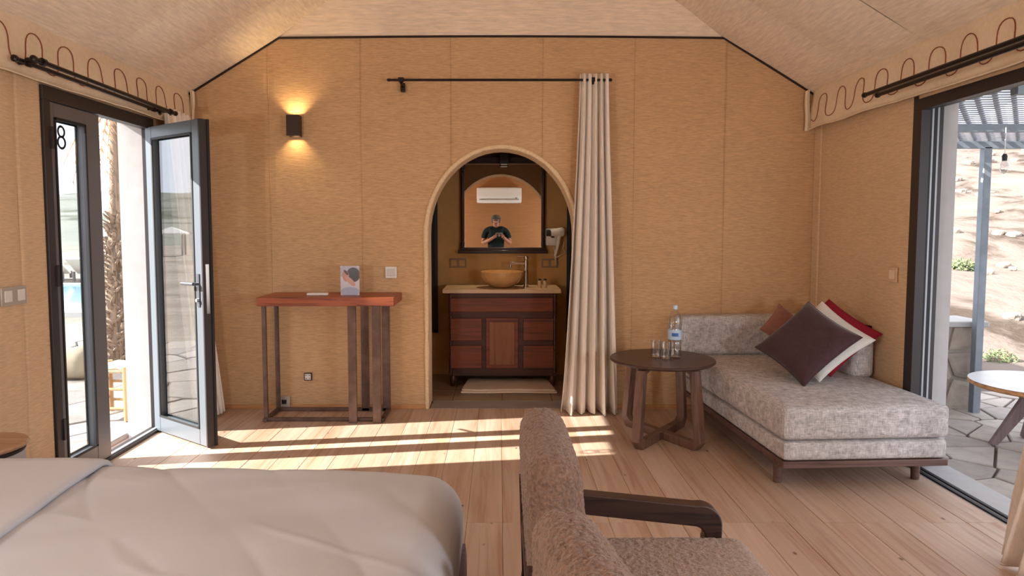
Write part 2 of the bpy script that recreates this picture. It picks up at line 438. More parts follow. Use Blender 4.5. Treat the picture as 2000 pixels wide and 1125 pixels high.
# stitched seam ridges
for si, x in enumerate(seams[1:-1]):
    zb = archz(x) if abs(x-AX) < AW else 0
    pts = [(x+.003*noise.noise((z*2, si*5.3, 0)), YB-.001, z) for z in [zb+(topz(x)-.01-zb)*i/40 for i in range(41)]]
    obj('seam', MB().tube(pts, .0024, 6), 'wall', wall_back)
# rolled fabric edge of the arch
pts = [(AX-AW-.012, YB-.004, 0.0)]+[(AX-AW-.012, YB-.004, AZ*i/12) for i in range(1, 12)]
pts += [(AX-(AW+.012)*math.cos(PI*i/40), YB-.004, AZ+(AB+.012)*math.sin(PI*i/40)) for i in range(41)]
pts += [(AX+AW+.012, YB-.004, AZ*(11-i)/12) for i in range(12)]
mb = MB().tube(pts, [.017+.006*noise.noise((p[0]*14, p[2]*14, 0)) for p in pts], 12)
struct('trim_1', mb, 'trimfab', label='rough rolled fabric edge around the arch', cat='trim')
# arch reveal lining
mb = MB()
inner = [(AX-AW*.995, 0)]+[(AX-AW*.995*math.cos(PI*i/28), AZ+(AB-.003)*math.sin(PI*i/28)) for i in range(29)]+[(AX+AW*.995, 0)]
mb.grid(lambda u, v: (inner[round(u*30)][0], YB+.0+v*.24, inner[round(u*30)][1]), 30, 2)
obj('arch_lining', mb, 'trimfab', wall_back)
# black cord along the wall top
pts = [(XL+.01, YB-.006, EZ-.002), (FXL, YB-.006, FZ-.006), (FXR, YB-.006, FZ-.006), (XR-.01, YB-.006, EZ-.002)]
pp = []
for a, b in zip(pts[:-1], pts[1:]):
    for i in range(16):
        t = i/16; q = Vector(a).lerp(Vector(b), t); pp.append(q+Vector((0, 0, .012*math.sin(PI*t) if a[0] == FXL else 0)))
pp.append(Vector(pts[-1]))
struct('trim_2', MB().tube(pp, .008, 8), 'blackline', label='black cord where the end wall meets the ceiling', cat='trim')
# baseboard
mb = MB().box(XL, AX-AW-.02, YB-.02, YB-.005, 0, .030); mb.box(AX+AW+.02, XR, YB-.02, YB-.005, 0, .030)
struct('baseboard_back', mb, 'base', bevel=.002, label='low orange pine skirting below the fabric wall', cat='baseboard')
# threshold under the arch
mb = MB().box(AX-AW+.01, AX+AW-.01, YB+.002, YB+.235, -.10, -.004)
struct('trim_3', mb, 'threshold', bevel=.002, label='grey stone threshold under the arch', cat='trim')

# ------------------------------------------------------------------ side walls
DL0, DL1, DLZ = 3.43, 4.52, 2.05      # left door opening
mb = MB().box(XL-.22, XL-.006, YF, DL0, -.1, EZ); mb.box(XL-.22, XL-.006, DL1, YB+.24, -.1, EZ); mb.box(XL-.22, XL-.006, DL0, DL1, DLZ, EZ)
wall_left = struct('wall_left', mb, 'plaster', smooth=False, label='left wall lined with tan fabric beside the glazed double door', cat='wall')
DR0, DR1, DRZ = -.45, 3.84, 2.055     # right opening, lengthened behind the camera to let in more cool skylight
mb = MB().box(XR+.006, XR+.24, YF, DR0, -.1, EZ); mb.box(XR+.006, XR+.24, DR1, YB+.24, -.1, EZ); mb.box(XR+.006, XR+.24, DR0, DR1, DRZ, EZ)
wall_right = struct('wall_right', mb, 'plaster', smooth=False, label='right wall lined with tan fabric beside the wide open doorway', cat='wall')
def sidepanel(par, x, y0, y1, z0, z1, sg, k):
    def fn(u, v):
        y = y0+(y1-y0)*u; z = z0+(z1-z0)*v; e = min(u, 1-u)
        return (x-sg*(.006*min(1, e/.03)**.5+.003*noise.noise((y*3, z*1.3, k*2.7))+.0035), y, z)
    obj('fabric_panel', MB().grid(fn, 16, 20), 'side', par, angle=60)
for k, (a, b, z0, z1) in enumerate([(YF, .05, 0, EZ), (.05, .75, 0, EZ), (.75, 1.42, 0, EZ), (1.42, 2.1, 0, EZ), (2.1, 2.75, 0, EZ), (2.75, 3.245, 0, EZ), (3.245, DL0, 0, EZ), (DL0, DL1, DLZ, EZ), (DL1, YB, 0, EZ)]):
    sidepanel(wall_left, XL, a, b, z0, z1, -1, k)
for k, (a, b, z0, z1) in enumerate([(YF, DR0, 0, EZ), (DR0, 1.2, DRZ, EZ), (1.2, 2.6, DRZ, EZ), (2.6, DR1, DRZ, EZ), (DR1, 4.93, 0, EZ), (4.93, YB, 0, EZ)]):
    sidepanel(wall_right, XR, a, b, z0, z1, 1, k+20)
# front wall (behind the camera)
gab = [(XL-.2, -.1), (XR+.2, -.1), (XR+.2, EZ-.02), (XR, EZ), (RIDX, RIDZ), (XL, EZ), (XL-.2, EZ-.02)]
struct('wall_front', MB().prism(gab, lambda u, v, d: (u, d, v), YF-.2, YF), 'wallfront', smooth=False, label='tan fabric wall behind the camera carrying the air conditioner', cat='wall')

# ------------------------------------------------------------------ ceiling
EY = YB-.0
hipY = YB-(RIDZ-FZ)/2.2
ceil_root = MB()
o_ = .03
ceil_root.add([(XL-.25, YF-.2, EZ-.25*SL+o_), (RIDX, YF-.2, RIDZ+o_), (RIDX, hipY, RIDZ+o_), (FXL, YB, FZ+o_), (XL-.02, YB+.2, EZ+o_), (XL-.25, YB+.2, EZ-.25*SL+o_)], [tuple(range(6))])
ceil_root.add([(XR+.25, YF-.2, EZ-.25*SL+o_), (RIDX, YF-.2, RIDZ+o_), (RIDX, hipY, RIDZ+o_), (FXR, YB, FZ+o_), (XR+.02, YB+.2, EZ+o_), (XR+.25, YB+.2, EZ-.25*SL+o_)], [tuple(range(6))[::-1]])
ceil_root.add([(FXL-.8, YB+.24, FZ-.8*SL+o_), (FXR+.8, YB+.24, FZ-.8*SL+o_), (FXR, YB, FZ+o_), (FXL, YB, FZ+o_)], [(0, 1, 2, 3)])
ceil_root.add([(FXL, YB, FZ+o_), (FXR, YB, FZ+o_), (RIDX, hipY, RIDZ+o_)], [(0, 1, 2)])
ceiling = struct('ceiling', ceil_root, 'ceil', smooth=False, label='pale tan tent fabric ceiling sewn from wide strips', cat='ceiling')
def slope_pt(side, u, y, k):
    # u 0 at eave .. 1 at ridge; the hip cuts the last strip
    xe = XL if side < 0 else XR
    x = xe+(RIDX-xe)*u
    return x
def slope_strip(side, y0, y1, k):
    xe = XL if side < 0 else XR; fx = FXL if side < 0 else FXR
    uf = (fx-xe)/(RIDX-xe)
    def ymax(u):
        if y1 < YB-.01: return y1
        return YB if u <= uf else YB+(hipY-YB)*(u-uf)/(1-uf)
    mb = MB()
    def fn(u, v):
        a, b = y0, ymax(u)
        if b < a: a = b
        y = a+(b-a)*v; x = xe+(RIDX-xe)*u; z = EZ+SL*abs(x-xe)
        z -= .022*math.sin(PI*v)*(1 if y1 < YB-.01 else .5)*math.sin(PI*min(1, u*1.0+.02))**.5
        z += .006*noise.noise((x*2.2, y*2.2, k))
        return (x, y, z)
    mb.grid(fn, 26, 14)
    obj('fabric_panel', mb, 'ceil', ceiling, angle=60)
for side, ys in ((-1, [YF, .0, .66, 1.32, 1.98, 2.64, 3.3, 3.92, 4.5, YB]), (1, [YF, -.2, .45, 1.1, 1.75, 2.4, 3.05, 3.7, 4.36, YB])):
    for k, (a, b) in enumerate(zip(ys[:-1], ys[1:])): slope_strip(side, a, b, k+side*7)
hx = [FXL, -1.28, -.62, .04, .70, 1.36, FXR]
for k, (a, b) in enumerate(zip(hx[:-1], hx[1:])):
    def fn(u, v):
        x = a+(b-a)*u
        t = min((x-FXL)/(RIDX-FXL), (FXR-x)/(FXR-RIDX)); t = max(0, min(1, t))
        vv = v*t
        return (x, YB+(hipY-YB)*vv - .0, FZ+(RIDZ-FZ)*vv-.012*math.sin(PI*u)*math.sin(PI*v)+.003*noise.noise((x*4, v*3, k)))
    obj('fabric_panel', MB().grid(fn, 10, 16), 'ceilx', ceiling, angle=60)

# ------------------------------------------------------------------ valances with red embroidery
def valance(side, label):
    x = (-2.245 if side < 0 else 2.262)
    t = thing('valance', label, 'valance', (x, 2.2, 2.07))
    ye = 5.0
    def vx(y, z):
        d = (2.34-z)
        return x + side*(-.016*d/.27*(1+.6*math.sin(y*3.1))) + .015*noise.noise((y*3.3, z*3, side*4)) + .009*noise.noise((y*10, z*5, side))
    def zb(y): return 2.065+.012*noise.noise((y*2.3, side*3, 0))
    mb = MB().grid(lambda u, v: (vx(YF+.02+(ye-YF-.02)*u, 0) if False else vx(YF+.02+(ye-YF-.02)*u, zb(YF+.02+(ye-YF-.02)*u)+(2.36-zb(YF+.02+(ye-YF-.02)*u))*v),
                                 YF+.02+(ye-YF-.02)*u, zb(YF+.02+(ye-YF-.02)*u)+(2.36-zb(YF+.02+(ye-YF-.02)*u))*v), 160, 8)
    c = obj('cloth', mb, 'val', t, angle=70); sm = c.modifiers.new('s', 'SOLIDIFY'); sm.thickness = .003; sm.offset = 0
    pts = [(vx(y, zb(y)) - side*.002, y, zb(y)) for y in [YF+.02+(ye-YF-.02)*i/160 for i in range(161)]]
    obj('hem', MB().tube(pts, .005, 6), 'val', t)
    per = .243; pts = []; n = int((ye-.05-(-.6))/per)
    y0 = 4.55 % per if side < 0 else 4.2 % per
    th = 0
    while True:
        y = -.6+y0*0+per*th/(2*PI)
        if y > ye-.04: break
        yy = y-.020*math.sin(2*th)
        z = 2.195+.085*math.sin(th)
        pts.append((vx(yy, z)-side*.004, yy, z)); th += 2*PI/22
    obj('embroidery', MB().tube(pts, .0028, 5), 'thread', t, label='red-brown wavy stitched line')
valance(-1, 'cream fabric valance with red wavy stitching above the glazed double door')
valance(1, 'cream fabric valance with red wavy stitching above the wide open doorway')
# short end returns of the valances
for side, xx, lb in ((-1, -2.235, 'short end flap of the valance in the corner by the wall light'), (1, 2.245, 'short end flap of the valance in the corner above the daybed')):
    def fn(u, v): 
        xq = xx-side*.035*(1-u); return (xq+side*.004*math.sin(v*6), 5.003+.004*math.sin(u*9), 2.05+(.30-.06*(1-u)*.3)*v)
    o = obj('valance_flap', MB().grid(fn, 6, 8), 'val'); tag(o, lb, 'valance')

# ------------------------------------------------------------------ left double door
d1 = MB()
xf0, xf1 = XL-.045, XL+.02
d1.box(xf0, xf1, DL0, DL0+.055, 0.018, DLZ-.06); d1.box(xf0, xf1, DL1-.035, DL1, 0.018, DLZ-.06); d1.box(xf0, xf1, DL0, DL1, DLZ-.06, DLZ+.01)
d1.box(XL-.06, XL+.02, DL0, DL1, -.002, .018)
door_1 = struct('door_1', d1, 'blackmetal', bevel=.003, smooth=False, label='dark framed glazed double door standing half open beside the bed', cat='door')
mb = MB().box(XL-.015, XL+.005, DL0+.02, DL1-.02, .018, .026)
obj('sill_track', mb, 'lightmetal', door_1, bevel=.001)
def leaf_mesh(W, Hh, st, th=.05):
    m = MB()
    m.box(0, W, -th/2, th/2, 0, Hh)  # placeholder for bounds
    return m
def make_leaf(name, W, Hh, st, bot, top, th=.05, st2=None):
    st2 = st2 or st
    """leaf in local coords: hinge at x=0, extends +x, z from 0; returns parts"""
    fr = MB()
    fr.box(0, st, -th/2, th/2, 0, Hh); fr.box(W-st2, W, -th/2, th/2, 0, Hh)
    fr.box(st, W-st2, -th/2, th/2, 0, bot); fr.box(st, W-st2, -th/2, th/2, Hh-top, Hh)
    bd = MB(); q = .012
    for y in (-th/2-.004, th/2-.002):
        y1 = y+.006
        bd.box(st-.001, st+q, y, y1, bot, Hh-top); bd.box(W-st2-q, W-st2+.001, y, y1, bot, Hh-top)
        bd.box(st, W-st2, y, y1, bot-.001, bot+q); bd.box(st, W-st2, y, y1, Hh-top-q, Hh-top+.001)
    gl = MB().box(st-.002, W-st2+.002, -.004, .004, bot-.002, Hh-top+.002)
    return fr, bd, gl
def place_leaf(parts, hinge, ang, fmat, parent):
    mt = Matrix.Translation(hinge) @ Matrix.Rotation(ang, 4, 'Z')
    out = []
    for mbb in parts:
        n = MB(); n.v = [mt @ v for v in mbb.v]; n.f = mbb.f; out.append(n)
    lf = obj('door_leaf', out[0], fmat, parent, smooth=False, bevel=.004)
    obj('glazing_bead', out[1], 'rubber', lf, smooth=False)
    obj('pane', out[2], 'glassdoor', lf, smooth=False)
    return lf, mt
# closed leaf, hinged at the near jamb
W1 = 3.915-(DL0+.055)
lf1, mt1 = place_leaf(make_leaf('a', W1, 1.965, .035, .10, .075, st2=.13), (XL-.012, DL0+.055, .022), PI/2, 'greymetal', door_1)
# number 8 on the pane
def ring(cx, cz, rx, rz, mtx):
    pts = [mtx @ Vector((cx+rx*math.cos(2*PI*i/28), -.008, cz+rz*math.sin(2*PI*i/28))) for i in range(29)]
    return pts
eb = MB(); yc = 3.600-(DL0+.055)
eb.tube(ring(yc, 1.828, .026, .027, mt1), .0065, 6, flat=.6); eb.tube(ring(yc, 1.772, .030, .030, mt1), .0065, 6, flat=.6)
obj('number_eight', eb, 'rubber', lf1, label='dark figure 8 on the pane')
# vertical handle strip on the closed leaf and hinges
hb = MB()
for z in (.25, 1.05, 1.75): hb.box(XL-.0, XL+.028, DL0+.045, DL0+.065, z, z+.11)
obj('hinge', hb, 'blackmetal', lf1, smooth=False)
# open leaf, hinged at the far jamb, swung into the room
W2 = math.hypot(-1.777-XL, 4.48-4.114)
ang = math.atan2(4.114-4.48, -1.777-XL)
lf2, mt2 = place_leaf(make_leaf('b', W2, 1.985, .075, .10, .075), (XL+.004, 4.483, .012), ang, 'leafframe', door_1)
eb = MB().box(W2-.001, W2+.014, -.028, .028, .0, 1.985, mt2)
obj('edge_strip', eb, 'blackmetal', lf2, smooth=False, bevel=.002)
eb = MB().box(W2-.02, W2+.02, .020, .036, .0, 1.985, mt2); obj('edge_rebate', eb, 'rubber', lf2, smooth=False)
lk = MB().box(W2+.012, W2+.018, -.011, .011, .82, 1.12, mt2)
obj('lock_plate', lk, 'steel', lf2, smooth=False, bevel=.001, label='bright steel lock plate')
hd = MB()
for sg in (-1, 1):
    hd.box(W2-.052, W2-.026, sg*.027-.004, sg*.027+.004, .86, 1.06, mt2)
    hd.tube([mt2 @ Vector((W2-.039, sg*.03, 1.0)), mt2 @ Vector((W2-.039, sg*.062, 1.0))], .009, 10)
    hd.tube([mt2 @ Vector((W2-.035, sg*.062, 1.0)), mt2 @ Vector((W2-.16, sg*.066, 1.0))], .010, 10)
obj('handle', hd, 'steelhandle', lf2, label='grey metal lever handle')
cy = MB().tube([mt2 @ Vector((W2-.039, -.045, .90)), mt2 @ Vector((W2-.039, .045, .90))], .011, 12)
obj('lock_cylinder', cy, 'steel', lf2)

# ------------------------------------------------------------------ right wide opening
d2 = MB()
d2.box(XR-.005, XR+.045, DR1-.065, DR1+.01, 0, DRZ-.06); d2.box(XR-.005, XR+.045, DR0-.01, DR1+.01, DRZ-.06, DRZ+.02); d2.box(XR-.005, XR+.045, DR0-.01, DR0+.05, 0, DRZ-.06)
door_2 = struct('door_2', d2, 'blackmetal', smooth=False, bevel=.002, label='wide sliding doorway with black frame open to the terrace', cat='door')
for k, (x0, mname) in enumerate(((XR+.045, 'rubber'), (XR+.062, 'lightmetal'), (XR+.072, 'rubber'), (XR+.092, 'lightmetal'), (XR+.102, 'blackmetal'))):
    wd = (.017, .010, .020, .010, .022)[k]
    m_ = MB().box(x0, x0+wd, DR1-.055, DR1-.005, .01, DRZ-.0); m_.box(x0, x0+wd, DR0, DR1-.005, DRZ-.055+.003*k, DRZ)
    obj('slide_profile', m_, mname, door_2, smooth=False)
tr = MB()
tr.box(XR+.012, XR+.030, DR0, DR1-.05, -.004, .006); tr.box(XR+.052, XR+.070, DR0, DR1-.05, -.004, .006)
obj('floor_track', tr, 'rubber', door_2, smooth=False)
sl = MB().box(XR-.0, XR+.25, DR0, DR1-.0, -.06, -.003)
obj('sill_slab', sl, 'plaster', door_2, smooth=False, bevel=.003, label='pale sill slab')

# ------------------------------------------------------------------ curtain rods
def rod(label, p0, p1, r, brk, group=None, fin=.016):
    a, b = Vector(p0), Vector(p1); t = thing('curtain_rod', label, 'curtain rod', tuple((a+b)/2), group)
    obj('pole', MB().tube([a, b], r, 12), 'rod', t)
    d = (b-a).normalized()
    for e, s in ((a, -1), (b, 1)):
        obj('finial', MB().tube([e-d*s*.001, e+d*s*.008, e+d*s*.02, e+d*s*.026], [r*1.1, fin, fin, fin*.5], 12), 'rod', t)
    for q in brk:
        m_ = MB().tube([q[0], q[1]], .007, 8); m_.tube([Vector(q[1]).lerp(Vector(q[0]), .08), q[1]], .022, 12)
        c = Vector(q[0]); m_.tube([c-d*.012, c+d*.012], r*1.6, 12)
        obj('bracket', m_, 'rod', t)
    return t
rod('black curtain rod nearer the fabric over the glazed double door', (-2.185, 3.15, 2.113), (-2.185, 4.44, 2.10), .011, [((-2.185, 3.23, 2.113), (-2.262, 3.23, 2.113)), ((-2.185, 4.38, 2.10), (-2.262, 4.38, 2.10))])
rod('black curtain rod nearer the room over the glazed double door', (-2.10, 3.15, 2.111), (-2.10, 4.47, 2.09), .011, [((-2.10, 3.20, 2.111), (-2.172, 3.20, 2.111)), ((-2.10, 4.42, 2.09), (-2.172, 4.42, 2.09))])
rod('black curtain rod nearer the fabric over the wide open doorway', (2.185, 4.13, 2.142), (2.185, -.4, 2.142), .012, [((2.185, 1.4, 2.142), (2.28, 1.4, 2.142))])
rod('black curtain rod nearer the room over the wide open doorway', (2.10, 3.83, 2.086), (2.10, -.4, 2.086), .012, [((2.10, 1.5, 2.086), (2.29, 1.5, 2.086))])
t = rod('thin black curtain rod above the arch on the end wall', (-.77, 4.92, 2.396), (.775, 4.92, 2.396), .009, [], fin=.011)
for x in (-.695, .67):
    m_ = MB().box(x-.016, x+.016, 4.985, 5.03, 2.33, 2.39); m_.tube([(x, 5.02, 2.36), (x, 4.92, 2.38)], .012, 8); m_.box(x-.02, x+.02, 4.905, 4.935, 2.383, 2.413)
    obj('bracket', m_, 'rod', t, bevel=.003)

# ------------------------------------------------------------------ curtains
def curtain(label, tA, tB, bA, bB, nrm, folds, amp0, amp1, zt, zb, seed, rings=None, nv=40, mid=None):
    """cloth hanging between a top edge tA-tB and bottom edge bA-bB (x,y pairs)"""
    rnd = random.Random(seed); ph = [rnd.uniform(-.5, .5) for _ in range(folds+2)]; am = [rnd.uniform(.7, 1.25) for _ in range(folds+2)]
    nx, ny = nrm
    def fn(u, v):
        z = zb+(zt-zb)*v
        k = (1-v)
        e = k**1.3 if mid is None else k
        ax = tA[0]+(bA[0]-tA[0])*e; ay = tA[1]+(bA[1]-tA[1])*e; bx = tB[0]+(bB[0]-tB[0])*e; by = tB[1]+(bB[1]-tB[1])*e
        uu = u+.012*math.sin(3.1*z+seed+u*5)*k
        i = min(folds, int(uu*folds) if uu > 0 else 0); a = am[i]*(amp0+(amp1-amp0)*k)
        w_ = math.sin(uu*folds*2*PI+ph[0]+.5*math.sin(z*1.7+seed))
        w_ = math.copysign(abs(w_)**.8, w_)*a + .25*a*math.sin(uu*folds*4.6*PI+z*.9)
        return (ax+(bx-ax)*u+nx*w_, ay+(by-ay)*u+ny*w_, z+.004*math.sin(u*folds*2*PI))
    t = thing('curtain', label, 'curtain', ((bA[0]+bB[0])/2, (bA[1]+bB[1])/2, zb))
    c = obj('cloth', MB().grid(fn, folds*16, nv), 'curtain', t, angle=80)
    s = c.modifiers.new('s', 'SOLIDIFY'); s.thickness = .003; s.offset = 0
    hm = MB(); pts = [fn(i/(folds*16), 0) for i in range(folds*16+1)]
    hm.tube([(p[0], p[1], p[2]+.006) for p in pts], .003, 5); obj('hem', hm, 'curtain', t)
    if rings:
        for q in rings:
            pts = [(q[0]+q[3]*math.cos(2*PI*i/16)*ny, q[1]+q[3]*math.cos(2*PI*i/16)*nx, q[2]+q[3]*math.sin(2*PI*i/16)) for i in range(17)]
            obj('ring', MB().tube(pts, .003, 6), 'rod', t)
    return t
curtain('cream curtain bunched at the right end of the rod beside the arch', (.575, 4.92), (.775, 4.92), (.45, 4.90), (.86, 4.90), (0, 1), 5, .026, .065, 2.44, .012, 3)
curtain('cream curtain bunched in the corner behind the open door leaf', (-2.175, 4.50), (-2.175, 4.86), (-2.10, 4.70), (-2.03, 4.93), (1, 0), 5, .022, .05, 2.13, .012, 5, rings=[(-2.12, 4.46, 2.095, .02)])
curtain('cream curtain bunched at the near end of the wide open doorway', (2.165, 2.40), (2.165, 2.05), (2.045, 2.72), (2.05, 2.20), (1, 0), 5, .03, .05, 2.12, .012, 9)

# ------------------------------------------------------------------ console table
t = thing('console_table', 'narrow console table with red-brown wooden top on rusty iron bars', 'table', (-1.18, 4.8, 0))
obj('tabletop', MB().box(-1.65, -.715, 4.615, 5.0, .818, .878), 'tabletop', t, bevel=.004)
for x, wd in ((-1.63, .030),):
    for y in (4.70, 4.965): obj('leg', MB().box(x-.014, x+.014, y-.012, y+.012, .026, .818), 'iron', t, smooth=False, bevel=.002)
for x, y in ((-1.012, 4.655), (-.845, 4.655), (-.985, 4.965), (-.83, 4.965)):
    obj('leg', MB().box(x-.028, x+.028, y-.012, y+.012, 0.0, .818), 'iron', t, smooth=False, bevel=.002)
for y in (4.70, 4.965): obj('floor_rail', MB().box(-1.644, -.80, y-.012, y+.012, .004, .026), 'iron', t, smooth=False, bevel=.002)
for x in (-1.63, -.815): obj('floor_rail', MB().box(x-.014, x+.014, 4.668, 4.953, .004, .026), 'iron', t, smooth=False, bevel=.002)
# things on it
t = thing('brochure', 'upright folded brochure with a dark haired head printed on its cover', 'brochure', (-1.05, 4.78, .878))
bx0, bx1, bz0, bz1 = -1.113, -.981, .8785, 1.083
def printmat():
    m, nt, b = newmat('brochure_print'); tc = nt.nodes.new('ShaderNodeTexCoord')
    base = lin((206, 200, 206))
    def ell(cx, cz, rx, rz, rotz=0):
        mp = nt.nodes.new('ShaderNodeMapping'); mp.vector_type = 'TEXTURE'
        mp.inputs['Location'].default_value = (cx, .5, cz); mp.inputs['Scale'].default_value = (rx, 50, rz); mp.inputs['Rotation'].default_value = (0, rotz, 0)
        nt.links.new(tc.outputs['Generated'], mp.inputs['Vector'])
        ln = nt.nodes.new('ShaderNodeVectorMath'); ln.operation = 'LENGTH'; nt.links.new(mp.outputs[0], ln.inputs[0])
        ml = nt.nodes.new('ShaderNodeMath'); ml.operation = 'LESS_THAN'; ml.inputs[1].default_value = 1; nt.links.new(ln.outputs['Value'], ml.inputs[0]); return ml.outputs[0]
    col = base
    for cx, cz, rx, rz, ro, c in ((.5, .80, .6, .24, 0, (176, 170, 182)), (.68, .70, .36, .25, 0, (40, 30, 34)), (.28, .66, .17, .20, -.5, (196, 132, 112)), (.52, .48, .30, .10, .5, (206, 150, 132)), (.30, .78, .14, .05, .6, (70, 40, 40)), (.5, .12, .5, .16, 0, (170, 174, 196))):
        col = mixc(nt, ell(cx, cz, rx, rz, ro), col, lin(c))
    nt.links.new(col, b.inputs['Base Color']); b.inputs['Roughness'].default_value = .3; return m
M['print'] = printmat()
obj('cover', MB().box(bx0, bx1, 4.775, 4.777, bz0, bz1), 'print', t, smooth=False)
obj('inner_fold', MB().add([(bx0, 4.777, bz0), (bx0+.02, 4.82, bz0), (bx0+.02, 4.82, bz1), (bx0, 4.777, bz1), (bx0+.0015, 4.7765, bz0), (bx0+.0215, 4.8195, bz0), (bx0+.0215, 4.8195, bz1), (bx0+.0015, 4.7765, bz1)], [(0, 1, 2, 3), (4, 7, 6, 5), (0, 4, 5, 1), (3, 2, 6, 7), (0, 3, 7, 4), (1, 5, 6, 2)]), 'label', t, smooth=False)
t = thing('remote_control', 'slim white remote control lying on the console table', 'remote control', (-1.27, 4.76, .878))
mtx = Matrix.Translation((-1.27, 4.76, .8875)) @ Matrix.Rotation(R(6), 4, 'Z')
obj('body', MB().soft((0, 0, 0), (.074, .021, .0092), .006, (10, 6, 4), mtx=mtx), 'whiteplastic', t)
obj('buttons', MB().box(-.03, .0, -.009, .009, .009, .0105, mtx).box(.012, .05, -.012, .012, .009, .0098, mtx), 'silverplastic', t, smooth=False)

# ------------------------------------------------------------------ wall light
t = thing('wall_light', 'small square bronze up-and-down wall light glowing on the fabric', 'wall light', (-1.478, 4.98, 2.01))
x0, x1, y0, y1, z0, z1 = -1.522, -1.434, 4.935, 5.02, 2.008, 2.156
m_ = MB().box(x0, x1, y0, y0+.004, z0, z1).box(x0, x1, y1-.004, y1, z0, z1).box(x0, x0+.004, y0+.004, y1-.004, z0, z1).box(x1-.004, x1, y0+.004, y1-.004, z0, z1).box(x0+.004, x1-.004, y0+.004, y1-.004, 2.06, 2.105)
obj('housing', m_, 'sconce', t, smooth=False)
M['lampface'] = emit('lamp_face', (255, 205, 140), 6)
obj('lens', MB().lathe([(0, 0), (.026, 0), (.026, .004), (0, .004)], (-1.478, 4.977, 2.105), 16), 'lampface', t, label='glowing upper lamp face')
obj('lens', MB().lathe([(0, 0), (.026, 0), (.026, .004), (0, .004)], (-1.478, 4.977, 2.056), 16), 'lampface', t, label='glowing lower lamp face')
for sgn, z, pw in ((1, 2.12, 4.5), (-1, 2.05, 3.2)):
    l = lamp('wall_light_beam', 'SPOT', (-1.478, 4.975, z), pw, (1, .72, .36), spot_size=R(125), spot_blend=.9, shadow_soft_size=.015)
    l.rotation_euler = (PI if sgn > 0 else 0, 0, 0); l.parent = t; l.location = Vector(l.location)-Vector(t.location)

# ------------------------------------------------------------------ switches and sockets
def plate(name, label, cat, c, axis, wd, ht, mname, inner, group=None):
    """axis 'y' on the back wall facing -Y, '+x' on left wall, '-x' on right wall"""
    if axis == 'y': mt = Matrix.Translation(c)
    elif axis == '+x': mt = Matrix.Translation(c) @ Matrix.Rotation(PI/2, 4, 'Z')
    else: mt = Matrix.Translation(c) @ Matrix.Rotation(-PI/2, 4, 'Z')
    t = thing(name, label, cat, c, group)
    obj('faceplate', MB().box(-wd/2, wd/2, -.010, -.0, -ht/2, ht/2, mt), mname, t, bevel=.003)
    for nm, x0, x1, z0, z1, d, mm in inner:
        obj(nm, MB().box(x0, x1, -.010-d, -.0095, z0, z1, mt), mm, t, bevel=.0015)
    return t
plate('light_switch', 'white single light switch beside the arch above the console table', 'light switch', (-.798, 5.034, 1.022), 'y', .085, .085, 'whiteplastic', [('rocker', -.026, .026, -.026, .026, .004, 'silverplastic')])
plate('light_switch', 'silver double light switch on the left wall by the door', 'light switch', (-2.266, 3.165, 1.035), '+x', .165, .085, 'silverplastic', [('rocker', -.066, -.020, -.026, .026, .004, 'whiteplastic'), ('rocker', .020, .066, -.026, .026, .004, 'whiteplastic')])
plate('light_switch', 'tan light switch on the right wall above the daybed', 'light switch', (2.296, 3.965, 1.078), '-x', .085, .085, 'side', [('rocker', -.026, .026, -.026, .026, .003, 'val')])
t = plate('wall_socket', 'small square socket in the fabric under the console table', 'socket', (-1.425, 5.034, .243), 'y', .058, .058, 'darkplastic', [('insert', -.022, .022, -.022, .022, .004, 'whiteplastic')])
for dx, dz in ((-.012, -.012), (.012, .012), (-.012, .012), (.012, -.012)):
    obj('pin_hole', MB().box(-1.425+dx-.003, -1.425+dx+.003, 5.018, 5.021, .243+dz-.003, .243+dz+.003), 'darkplastic', t)
plate('wall_socket', 'pale network outlet low on the skirting beside the thin table legs', 'socket', (-1.60, 5.015, .058), 'y', .082, .082, 'silverplastic', [('opening', -.018, .018, -.016, .016, .002, 'darkplastic')])

# ------------------------------------------------------------------ round side table
t = thing('side_table', 'round dark walnut side table on crossed chamfered legs', 'table', (1.044, 4.33, 0))
obj('tabletop', MB().lathe([(0, .488), (.27, .488), (.318, .496), (.331, .506), (.331, .513), (.326, .519), (0, .519)], (1.044, 4.33, 0), 64), 'dwood', t, angle=25)
def uframe(dx, dy, th, hs, zoff):
    L = math.hypot(dx, dy); ux, uy = dx/L, dy/L; nx, ny = -uy, ux
    o = [(-hs+.05, 0), (hs-.05, 0), (hs, .055), (hs-.055, .487), (hs-.13, .487), (hs-.13, .468), (hs-.098, .462), (hs-.055, .075), (hs-.085, .05), (-hs+.085, .05), (-hs+.055, .075), (-hs+.098, .462), (-hs+.13, .468), (-hs+.13, .487), (-hs+.055, .487), (-hs, .055)]
    o = [(u, v+(zoff if .02 < v < .06 and abs(u) < hs-.06 else 0)) for u, v in o]
    return MB().prism(o, lambda u, v, d: (1.044+ux*u+nx*d, 4.33+uy*u+ny*d, v), -th/2, th/2)
obj('leg_frame', uframe(.22, .28, .055, .36, 0), 'dwoodleg', t, bevel=.004, smooth=False)
obj('leg_frame', uframe(-.17, .285, .055, .355, 0.001), 'dwoodleg', t, bevel=.004, smooth=False)
